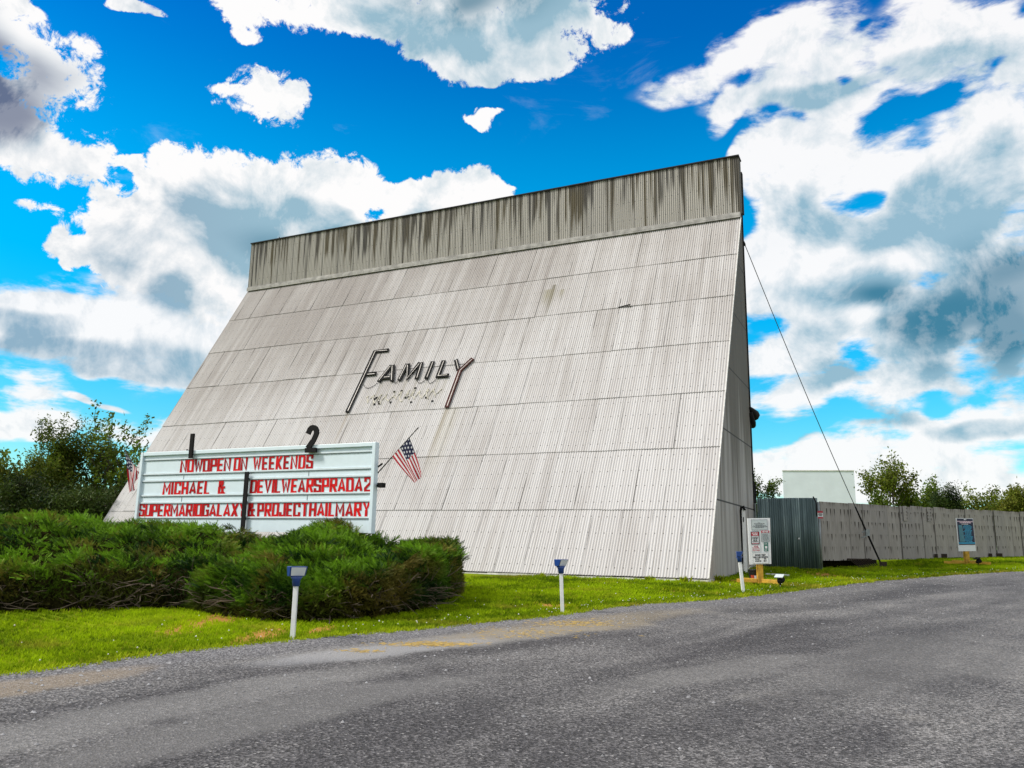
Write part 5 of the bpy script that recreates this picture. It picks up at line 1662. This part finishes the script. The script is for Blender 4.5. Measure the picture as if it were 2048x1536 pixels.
    fl = np.array(front); fs = np.linalg.norm(np.diff(fl, axis=0), axis=1); fc = np.concatenate([[0], np.cumsum(fs)])
    for k in range(230):
        qq = rr.uniform(0, fc[-1]); ii = min(max(int(np.searchsorted(fc, qq)) - 1, 0), len(fs) - 1); ff = (qq - fc[ii]) / fs[ii]
        p = fl[ii] + (fl[ii + 1] - fl[ii]) * ff
        e = (fl[ii + 1] - fl[ii]) / fs[ii]; nn = np.array([e[1], -e[0]])
        if (p - mid) @ nn < 0: nn = -nn
        if vnoise(np.array([qq * .9]), np.array([1.5]), seed + 11)[0] < .42 and rr.random() < .75: continue
        g = float(gz(p[0], p[1])); z = g + rr.uniform(.04, .46)
        L = rr.uniform(.18, .62); dirn = np.array([e[0] * rr.uniform(-1, 1) + nn[0] * .35, e[1] * rr.uniform(-1, 1) + nn[1] * .35, rr.uniform(-.25, .45)])
        dirn /= np.linalg.norm(dirn)
        st = np.array([p[0] - nn[0] * .10, p[1] - nn[1] * .10, z]); bend = np.array([rr.uniform(-.08, .08), rr.uniform(-.08, .08), rr.uniform(-.05, .09)])
        pts = [st, st + dirn * L * .35 + bend * .5 + np.array([nn[0], nn[1], 0]) * .10, st + dirn * L * .7 + bend + np.array([nn[0], nn[1], 0]) * .14, st + dirn * L + bend * .4 + np.array([nn[0], nn[1], 0]) * .10]
        r0 = rr.uniform(.005, .013)
        b.tube(pts, [r0, r0 * .8, r0 * .55, r0 * .25], 5, False)
        if rr.random() < .6:
            d2 = dirn + np.array([rr.uniform(-.7, .7), rr.uniform(-.4, .4), rr.uniform(-.3, .7)]); d2 /= np.linalg.norm(d2)
            b.tube([pts[1], pts[1] + d2 * L * .25, pts[1] + d2 * L * .5], [r0 * .6, r0 * .45, r0 * .2], 4, False)
    b.build('branches', M['twig'], t)


_r = ground(912, 1196); _l = ground(378, 1196)
build_juniper('spreading green juniper on the right with bare twigs along its sheared front', [(378, 1196), (392, 1222), (440, 1232), (520, 1242), (640, 1245), (760, 1239), (850, 1222), (905, 1203)],
              [tuple(_r[:2] + HD[:2] * .9 - HR[:2] * .06), tuple(_r[:2] + HD[:2] * 2.6 - HR[:2] * .5), (_r[0] - 3.0, SY - .25), (_l[0] - .8, SY - .25)],
              [(370, .90), (430, .98), (500, 1.04), (560, 1.12), (600, 1.21), (640, 1.28), (680, 1.22), (720, 1.03), (760, .91), (800, .78), (830, .85), (870, .93), (900, .90), (915, .75)],
              [(378, .42), (500, .40), (640, .30), (760, .42), (840, .72), (900, .82), (915, .75)], 21, 27000, 16000, .36)
build_juniper('dense green juniper on the left edge with a dark sheared front', [(-420, 1232), (-200, 1228), (0, 1225), (150, 1222), (300, 1220), (402, 1216)],
              [(_l[0] + .2, _l[1] + 1.0), (_l[0] - .3, SY - .3), (_l[0] - 7.0, SY - .3 + 1.6), (_l[0] - 14.0, SY + .8)],
              [(-400, 1.3), (0, 1.24), (60, 1.30), (110, 1.23), (180, 1.14), (205, 1.08), (240, 1.12), (300, 1.13), (340, 1.10), (380, 1.02), (430, 1.00)],
              [(-400, .45), (0, .47), (150, .48), (300, .45), (402, .40)], 22, 33000, 17000, .16)


# ------------------------------------------------------------------ trees
def grow(rng, base, height, spread, levels, n0, up, trunk_r, lean=(0, 0), fork=.35, stems=1):
    """limb skeleton: list of (points, radii); returns also the twig ends"""
    limbs, tips = [], []
    def branch(p, d, L, r, lev):
        n = 5; pts = [p]; q = p.copy(); dd = d / np.linalg.norm(d)
        for k in range(n):
            dd = dd + rng.normal(0, .13, 3) + np.array([0, 0, up * .12]); dd /= np.linalg.norm(dd)
            q = q + dd * L / n; pts.append(q.copy())
        limbs.append((pts, [r * (1 - .75 * k / n) for k in range(n + 1)], lev))
        if lev >= levels:
            tips.extend(pts[2:]); return
        m_ = n0 if lev == 0 else int(rng.integers(3, 6))
        for k in range(m_):
            f = fork + (1 - fork) * (k + rng.random()) / m_
            j = min(int(f * n), n - 1); pp = pts[j] + (pts[j + 1] - pts[j]) * (f * n - j)
            a = rng.uniform(0, 2 * math.pi); out = np.array([math.cos(a), math.sin(a), 0])
            nd = dd * .55 + out * spread * rng.uniform(.6, 1.2) + np.array([0, 0, up * rng.uniform(.1, .6)])
            branch(pp, nd, L * rng.uniform(.42, .68), r * .5, lev + 1)
        tips.append(pts[-1])
    for s in range(stems):
        d0 = np.array([lean[0] + (rng.normal(0, .22) if stems > 1 else 0), lean[1] + (rng.normal(0, .2) if stems > 1 else 0), 1.0])
        off = rng.normal(0, .25, 3) * (stems > 1); off[2] = 0
        branch(np.asarray(base, float) + off - (0, 0, .2), d0, height * (.62 if levels > 1 else .95), trunk_r, 0)
    return limbs, np.array(tips)


LEAFV = np.array([(-.28, 0, 0), (.28, 0, 0), (.36, .05, .5), (0, .0, 1.0), (-.36, .05, .5)]); LEAFF = np.array([(0, 1, 2), (0, 2, 4), (4, 2, 3)])


def build_tree(name, label, base, height, cfg, seed, group=None, cat='tree'):
    rng = np.random.default_rng(seed)
    base = np.asarray(base, float)
    t = thing(name, base, label, cat, group)
    limbs, tips = grow(rng, base, height, cfg.get('spread', .8), cfg.get('levels', 2), cfg.get('n0', 8), cfg.get('up', .7), cfg.get('r', height * .018), cfg.get('lean', (0, 0)), cfg.get('fork', .3), cfg.get('stems', 1))
    top = tips[:, 2].max() - base[2]; sz_ = (height - cfg.get('fuzz', .25) * .6) / top
    sx_ = sz_
    if cfg.get('half'):          # crown half-width in metres
        sx_ = cfg['half'] / np.percentile(np.abs((tips[:, :2] - base[:2]) @ HR[:2]), 96)
    S3 = np.array([sx_, sx_, sz_])
    limbs = [([base + (p - base) * S3 for p in pts], rs, lev) for pts, rs, lev in limbs]
    tips = base + (tips - base) * S3
    b = MB()
    for pts, rs, lev in limbs: b.tube(pts, [max(q, .012) for q in rs], 6 if lev == 0 else 4, False)
    b.build('trunk', M['bark'], t)
    n = cfg['leaves']
    if cfg.get('shape') is not None:
        # filled crown: points spread through lumps around the limb ends
        tt = tips[rng.integers(0, len(tips), n)]
        pos = tt + rng.normal(0, cfg.get('fuzz', .25), (n, 3))
    else:
        tt = tips[rng.integers(0, len(tips), n)]
        pos = tt + rng.normal(0, cfg.get('fuzz', .25), (n, 3))
    wind = np.array(cfg.get('wind', (0, 0, 0)), float)
    ax = rng.normal(0, 1, (n, 3)) + np.array([0, 0, cfg.get('droop', -.2)]) + wind
    AX, AY, AZ = frames(ax, rng)
    sc = rng.uniform(.6, 1.25, n) * cfg.get('leaf', .2)
    V, F = instanced(LEAFV * np.array([cfg.get('lw', .8), 1, 1]), LEAFF, pos, AX, AY, AZ, sc)
    k = len(LEAFV)
    zc = (pos[:, 2] - base[2]) / height
    cl = vnoise(pos[:, 0] * .9 + pos[:, 1] * .6, pos[:, 2] * .9, seed)
    tone = np.clip(.5 + (cl - .5) * 1.1 + rng.normal(0, .22, n) + cfg.get('tone', 0), 0, 1)
    acc = np.clip(rng.normal(cfg.get('acc', .1), .15, n), 0, .8)
    tint = np.stack([np.repeat(tone, k), np.repeat(acc, k), np.zeros(n * k)], 1)
    me = np_mesh('crown', V, F); set_attr(me, 'tint', tint)
    link('crown', me, M[cfg.get('mat', 'leaf')], t)


def tree_at(px, top_py, dep, name, label, cfg, seed, group=None, cat='tree'):
    P = at_depth(px, 1080, dep); P[2] = float(gz(P[0], P[1]))
    T = at_depth(px, top_py, dep)
    cfg = dict(cfg)
    if cfg.get('half_px'): cfg['half'] = cfg['half_px'] * dep / FPX
    build_tree(name, label, P, T[2] - P[2], cfg, seed, group, cat)


GL = 'trees behind the left end of the tower'
SAPL = dict(levels=2, n0=9, spread=.55, up=1.0, fork=.30, stems=4, leaves=4200, leaf=.22, fuzz=.12, wind=(-1.2, 0, -.1), lw=.6, r=.06, tone=.12, acc=.2, half_px=80)
tree_at(228, 816, 46, 'broadleaf_tree', 'many stemmed leafy tree with sparse windblown branches left of the tower edge', SAPL, 31, GL)
tree_at(225, 945, 47, 'broadleaf_tree', 'lower leafy thicket around the stems of the windblown tree', dict(levels=2, n0=10, spread=.7, up=.6, fork=.1, stems=3, leaves=7000, leaf=.18, fuzz=.2, lw=.55, r=.05, tone=.0, acc=.1, half_px=44), 41, GL)
tree_at(100, 832, 44, 'broadleaf_tree', 'dense dark leafy tree with a pointed crown behind the left juniper', dict(levels=2, n0=13, spread=.5, up=1.0, fork=.15, stems=2, leaves=15000, leaf=.17, fuzz=.2, wind=(.8, 0, 0), lw=.55, r=.09, tone=.08, acc=.2, half_px=50), 32, GL)
tree_at(46, 915, 43, 'broadleaf_tree', 'feathery leafy tree filling the gap left of the pointed one', dict(levels=2, n0=11, spread=.8, up=.6, fork=.12, stems=2, leaves=12000, leaf=.17, fuzz=.25, wind=(.8, 0, 0), lw=.5, r=.08, tone=-.05, acc=.25, half_px=55), 42, GL)
tree_at(2, 905, 42, 'broadleaf_tree', 'low olive green tree at the left edge of the view', dict(levels=2, n0=10, spread=.9, up=.5, fork=.1, stems=2, leaves=10000, leaf=.17, fuzz=.28, tone=-.05, acc=.3, lw=.55, r=.08, half_px=50), 33, GL)
tree_at(-110, 880, 46, 'broadleaf_tree', 'tall tree just beyond the left edge of the view', dict(levels=2, n0=10, spread=.8, up=.6, fork=.15, leaves=7000, leaf=.24, fuzz=.4, acc=.2, half_px=60), 40, GL)
for px, ty, dp, sd_, hp, lab in ((60, 950, 36, 34, 60, 'dark bushy cedar in the shade under the pointed leafy tree'), (165, 975, 36.5, 35, 55, 'dark spreading cedar next to the foot of the leaning tower'), (120, 985, 35, 36, 55, 'lowest dark cedar between two others behind the left juniper'), (238, 985, 40, 37, 40, 'dark cedar half hidden by the left edge of the tower'), (-30, 960, 36, 38, 60, 'dark cedar cut off by the left edge of the view')):
    tree_at(px, ty, dp, 'cedar', lab, dict(mat='needle', levels=2, n0=16, spread=1.0, up=.25, fork=.05, leaves=14000, leaf=.15, fuzz=.2, droop=.3, lw=.45, r=.08, acc=.12, half_px=hp), sd_, 'dark cedars behind the left juniper', 'cedar')
tree_at(287, 890, 42, 'broadleaf_tree', 'small leafy tree peeping out from behind the left edge of the tower', dict(levels=1, n0=8, spread=.7, up=.6, fork=.3, leaves=1500, leaf=.18, fuzz=.2, lw=.6, r=.05, half_px=26), 39, GL)

GR = 'trees behind the rusty fence'
tree_at(1522, 942, 62, 'broadleaf_tree', 'sparse small tree just behind the right rear corner of the tower', dict(levels=2, n0=9, spread=1.0, up=.35, fork=.25, leaves=2600, leaf=.20, fuzz=.16, lw=.55, r=.07, tone=-.3, acc=.05, half_px=34), 51, GR)
tree_at(1786, 903, 78, 'broadleaf_tree', 'tallest tree behind the rusty fence, open crown on bare upright limbs', dict(levels=2, n0=7, spread=.75, up=.55, fork=.62, stems=2, leaves=3400, leaf=.26, fuzz=.32, r=.11, lw=.7, tone=.05, acc=.35, half_px=34), 52, GR)
tree_at(1756, 985, 74, 'broadleaf_tree', 'short bushy tree left of the tallest tree behind the fence', dict(levels=2, n0=9, spread=.8, up=.5, fork=.15, leaves=3600, leaf=.22, fuzz=.28, r=.08, tone=.1, acc=.1, half_px=18), 53, GR)
tree_at(1814, 976, 80, 'broadleaf_tree', 'bushy green tree right of the tallest tree behind the fence', dict(levels=2, n0=9, spread=.7, up=.6, fork=.15, leaves=4200, leaf=.22, fuzz=.3, r=.08, tone=.0, acc=.1, half_px=22), 54, GR)
tree_at(1845, 958, 82, 'broadleaf_tree', 'slender pale green tree with a pointed top beside the dark cedar', dict(levels=2, n0=10, spread=.5, up=.8, fork=.25, leaves=3000, leaf=.22, fuzz=.24, r=.08, tone=.15, acc=.1, half_px=22), 55, GR)
tree_at(1888, 971, 72, 'cedar', 'dense dark cedar with spreading tiers behind the rusty fence', dict(mat='needle', levels=2, n0=20, spread=1.1, up=.1, fork=.05, leaves=16000, leaf=.20, fuzz=.26, droop=.2, lw=.45, r=.12, acc=.0, tone=-.25, half_px=31), 56, GR, 'cedar')
tree_at(1908, 990, 84, 'broadleaf_tree', 'thin feathery tree leaning out right of the dark cedar', dict(levels=2, n0=7, spread=.8, up=.4, fork=.3, leaves=1500, leaf=.22, fuzz=.22, r=.08, half_px=20), 57, GR)
tree_at(1936, 995, 92, 'broadleaf_tree', 'pale sparse tree with light showing through left of the conical one', dict(levels=2, n0=9, spread=.7, up=.6, fork=.15, leaves=2000, leaf=.24, fuzz=.28, r=.08, tone=.2, acc=.3, half_px=22), 58, GR)
tree_at(1968, 974, 92, 'broadleaf_tree', 'conical yellow green tree above the navy notice board', dict(levels=2, n0=10, spread=.65, up=.7, fork=.2, leaves=3600, leaf=.25, fuzz=.3, r=.1, tone=.1, acc=.4, half_px=26), 59, GR)
tree_at(2000, 1000, 90, 'broadleaf_tree', 'low dark hedge tree behind the right end of the fence', dict(levels=2, n0=10, spread=1.0, up=.3, fork=.05, leaves=6000, leaf=.25, fuzz=.4, r=.08, tone=-.1, acc=.3, half_px=36), 60, GR)
tree_at(2032, 976, 86, 'broadleaf_tree', 'rounded olive yellow tree at the right edge of the view', dict(levels=2, n0=12, spread=.8, up=.5, fork=.15, leaves=9000, leaf=.24, fuzz=.35, r=.1, tone=.05, acc=.55, half_px=32), 61, GR)
tree_at(2090, 985, 88, 'broadleaf_tree', 'olive tree just past the right edge of the view', dict(levels=2, n0=10, spread=.8, up=.5, fork=.15, leaves=6000, leaf=.26, fuzz=.4, r=.1, acc=.4, half_px=40), 62, GR)


# ------------------------------------------------------------------ lawn blades, weeds, straw
def build_grass():
    rng = np.random.default_rng(77)
    N = 420000
    # sample along the edge and away from it (lawn side), denser close to the camera
    out = []
    al = rng.uniform(19, _ss[-1] - 40, N); ac = rng.uniform(-16, .14, N) 
    j = np.clip((al / .12).astype(int), 0, len(_ss) - 1)
    x = EJX[j] + ENX[j] * ac + rng.normal(0, .03, N); y = EJY[j] + ENY[j] * ac + rng.normal(0, .03, N)
    P = np.stack([x, y, gz(x, y)], 1); d = P - CAM
    zz = d @ FWD
    col = 1024 + FPX * (d @ RIGHT) / np.maximum(zz, .1); row = 768 - FPX * (d @ UP) / np.maximum(zz, .1)
    dep = d @ HD
    keep = (zz > 1) & (col > -260) & (col < 2300) & (row < 1600)
    keep &= rng.random(N) < np.clip(12.0 / np.maximum(dep, 1), .12, 1) ** 1.2
    keep &= ~((y > -.05) & (y < 8.4) & (x < .05))           # under the tower
    keep &= ~((y > 8.4) & (x < .1))
    keep &= ((P[:, :2] - FA[:2]) @ FN[:2]) > -.4             # beyond the fence
    # thin out on bare ground
    for (x0, y0, ra, rb) in BARE:
        c, s = math.cos(.42), math.sin(.42)
        dx, dy = x - x0, y - y0
        a = (dx * c + dy * s) / (rb * 1.2); b_ = (-dx * s + dy * c) / (ra * 1.2)
        q = np.exp(-(a * a + b_ * b_))
        keep &= rng.random(N) > q * .93
    P = P[keep]; ac = ac[keep]; n = len(P)
    dep = dep[keep]
    V0, F0 = [], []
    for k in range(6):
        a = rng.uniform(0, 2 * math.pi); r = rng.uniform(0, .55); ox, oy = r * math.cos(a), r * math.sin(a)
        la = rng.uniform(0, 2 * math.pi); lx, ly = .45 * math.cos(la), .45 * math.sin(la); w = .10; pa = la + 1.57
        h = rng.uniform(.6, 1.1); i = len(V0)
        V0 += [(ox - w * math.cos(pa), oy - w * math.sin(pa), -.1), (ox + w * math.cos(pa), oy + w * math.sin(pa), -.1), (ox + lx * .4 + .06 * math.cos(pa), oy + ly * .4 + .06 * math.sin(pa), h * .6), (ox + lx, oy + ly, h)]
        F0 += [(i, i + 1, i + 2), (i, i + 2, i + 3)]
    V0, F0 = np.array(V0), np.array(F0)
    ang = rng.uniform(0, 2 * math.pi, n)
    X = np.stack([np.cos(ang), np.sin(ang), 0 * ang], 1); Y = np.stack([-np.sin(ang), np.cos(ang), 0 * ang], 1); Z = np.tile([0, 0, 1.], (n, 1))
    big = vnoise(P[:, 0] * .55, P[:, 1] * .55, 2); med = vnoise(P[:, 0] * 2.3, P[:, 1] * 2.3, 4)
    sc = rng.uniform(.04, .075, n) * (.75 + .5 * med) * np.clip(dep / 14, .9, 1.5)
    sc[ac > -.35] *= 1.15
    V, F = instanced(V0, F0, P, X, Y, Z, sc)
    tone = np.clip(.64 + (big - .5) * .8 + (med - .5) * .6 + rng.normal(0, .17, n), 0, 1)
    acc = np.clip((vnoise(P[:, 0] * 1.1 + 5, P[:, 1] * 1.1, 8) - .72) * 1.6, 0, .4) + (rng.random(n) < .03) * .5
    acc[ac > -.12] += .18
    tone = np.clip(tone - .22 * np.clip((dep - 13) / 8, 0, 1), 0, 1)
    tone[(ac > -.55) & (ac < -.1)] *= .6
    k = len(V0)
    hz = np.tile(np.clip(V0[:, 2], 0, 1), n)
    tint = np.stack([np.repeat(tone, k), np.repeat(acc, k), hz], 1)
    me = np_mesh('grass', V, F); set_attr(me, 'tint', tint)
    tag(link('grass', me, M['grass']), kind='stuff')
    print('grass tufts', n)


build_grass()


def build_weed(label, P, h, seed):
    rng = np.random.default_rng(seed)
    t = thing('weed', P, label, 'weed', 'weeds at the foot of the sloping wall')
    n = 60
    ax = np.stack([rng.normal(0, .5, n), rng.normal(-.2, .4, n), rng.uniform(.4, 1.2, n)], 1)
    AX, AY, AZ = frames(ax, rng)
    V, F = instanced(LEAFV * np.array([.35, 1, 1]), LEAFF, np.tile(np.asarray(P, float), (n, 1)) + rng.normal(0, .04, (n, 3)) * np.array([1.4, .6, .2]), AX, AY, AZ, rng.uniform(.5, 1.1, n) * h)
    me = np_mesh('leaves', V, F); k = len(LEAFV)
    set_attr(me, 'tint', np.stack([np.repeat(rng.uniform(.2, .8, n), k), np.repeat(rng.uniform(0, .4, n), k), np.zeros(n * k)], 1))
    link('leaves', me, M['grass'], t)


for px, lab, h in ((1300, 'small weed tuft at the wall foot right of the lone post lamp', .20), (1370, 'taller weed tuft at the wall foot near the tower corner', .24), (1085, 'dry weed tuft at the wall foot left of the lone post lamp', .14)):
    x, s = slope_uv(px, 1162)
    build_weed(lab, (x, -.12, float(gz(x, -.12))), h, px)
for px, py, lab, h in ((1436, 1160, 'weed clump at the foot of the grey side wall', .24),):
    P = ground(1440, 1163); build_weed(lab, (0.12, .9, float(gz(.12, .9))), h, 5)


def build_clover():
    rng = np.random.default_rng(15)
    n = 420
    al = rng.uniform(24, 62, n); ac = -np.abs(rng.normal(0, .35, n)) - .04
    ac[300:] = rng.uniform(-4, -.3, n - 300)
    j = np.clip((al / .12).astype(int), 0, len(_ss) - 1)
    x = EJX[j] + ENX[j] * ac; y = EJY[j] + ENY[j] * ac
    ok = (rng.random(n) < .85) & ~((y > -.2) & (x < .2))
    pos = np.stack([x, y, gz(x, y) + rng.uniform(.06, .10, n)], 1)[ok]; n = len(pos)
    ico = np.array([(-1, 0, 0), (0, -1, 0), (1, 0, 0), (0, 1, 0), (0, 0, .8), (0, 0, -.8)]); icf = np.array([(0, 1, 4), (1, 2, 4), (2, 3, 4), (3, 0, 4), (1, 0, 5), (2, 1, 5), (3, 2, 5), (0, 3, 5)])
    I = np.tile(np.eye(3)[None], (n, 1, 1))
    V, F = instanced(ico, icf, pos, I[:, 0], I[:, 1], I[:, 2], rng.uniform(.008, .016, n))
    tag(link('clover_flowers', np_mesh('clover_flowers', V, F), simple('white_clover', (.7, .7, .6), .8)), kind='stuff')


build_clover()


def build_straw():
    rng = np.random.default_rng(3)
    b_pos = []
    for px, py, sx, sy, n in ((860, 1292, 90, 5, 500), (1150, 1250, 90, 7, 300), (720, 1306, 40, 3, 60), (1050, 1270, 120, 12, 160)):
        for k in range(n):
            q = ground(px + rng.normal(0, sx * .5), py + rng.normal(0, sy * .5) - 0.0)
            b_pos.append((q[0], q[1], float(gz(q[0], q[1])) + .024))
    pos = np.array(b_pos); n = len(pos)
    a = rng.uniform(0, math.pi, n)
    X = np.stack([np.cos(a), np.sin(a), rng.normal(0, .12, n)], 1); Y = np.stack([-np.sin(a), np.cos(a), 0 * a], 1); Z = np.tile([0, 0, 1.], (n, 1))
    pv = np.array([(-.5, -.03, 0), (.5, -.03, .0), (.5, .03, 0), (-.5, .03, 0), (0, 0, .06)]); pf = np.array([(0, 1, 4), (1, 2, 4), (2, 3, 4), (3, 0, 4)])
    V, F = instanced(pv, pf, pos, X, Y, Z, rng.uniform(.04, .12, n))
    tag(link('straw', np_mesh('straw', V, F), M['straw']), kind='stuff')
    # loose pale stones scattered on the road
    n = 2600
    al = rng.uniform(22, 70, n); ac = np.abs(rng.normal(0, 2.0, n)) ** 1.3 + .05
    ac[:600] = rng.uniform(.05, .9, 600)
    j = np.clip((al / .12).astype(int), 0, len(_ss) - 1)
    x = EJX[j] + ENX[j] * ac; y = EJY[j] + ENY[j] * ac
    pos = np.stack([x, y, gz(x, y) + .022], 1)
    ico = np.array([(-.5, -.4, 0), (.5, -.5, 0), (.6, .4, 0), (-.4, .5, 0), (0, 0, .55), (.15, .1, .5)]); icf = np.array([(0, 1, 4), (1, 2, 5), (2, 3, 5), (3, 0, 4), (1, 5, 4), (3, 4, 5)])
    a = rng.uniform(0, 6.28, n); X = np.stack([np.cos(a), np.sin(a), 0 * a], 1); Y = np.stack([-np.sin(a), np.cos(a), 0 * a], 1); Z = np.tile([0, 0, 1.], (n, 1))
    V, F = instanced(ico, icf, pos, X, Y, Z, rng.uniform(.012, .034, n))
    tag(link('gravel', np_mesh('gravel', V, F), simple('pale_stone_chips', (.24, .24, .25), .8, 0, .5, 3)), kind='stuff')


build_straw()
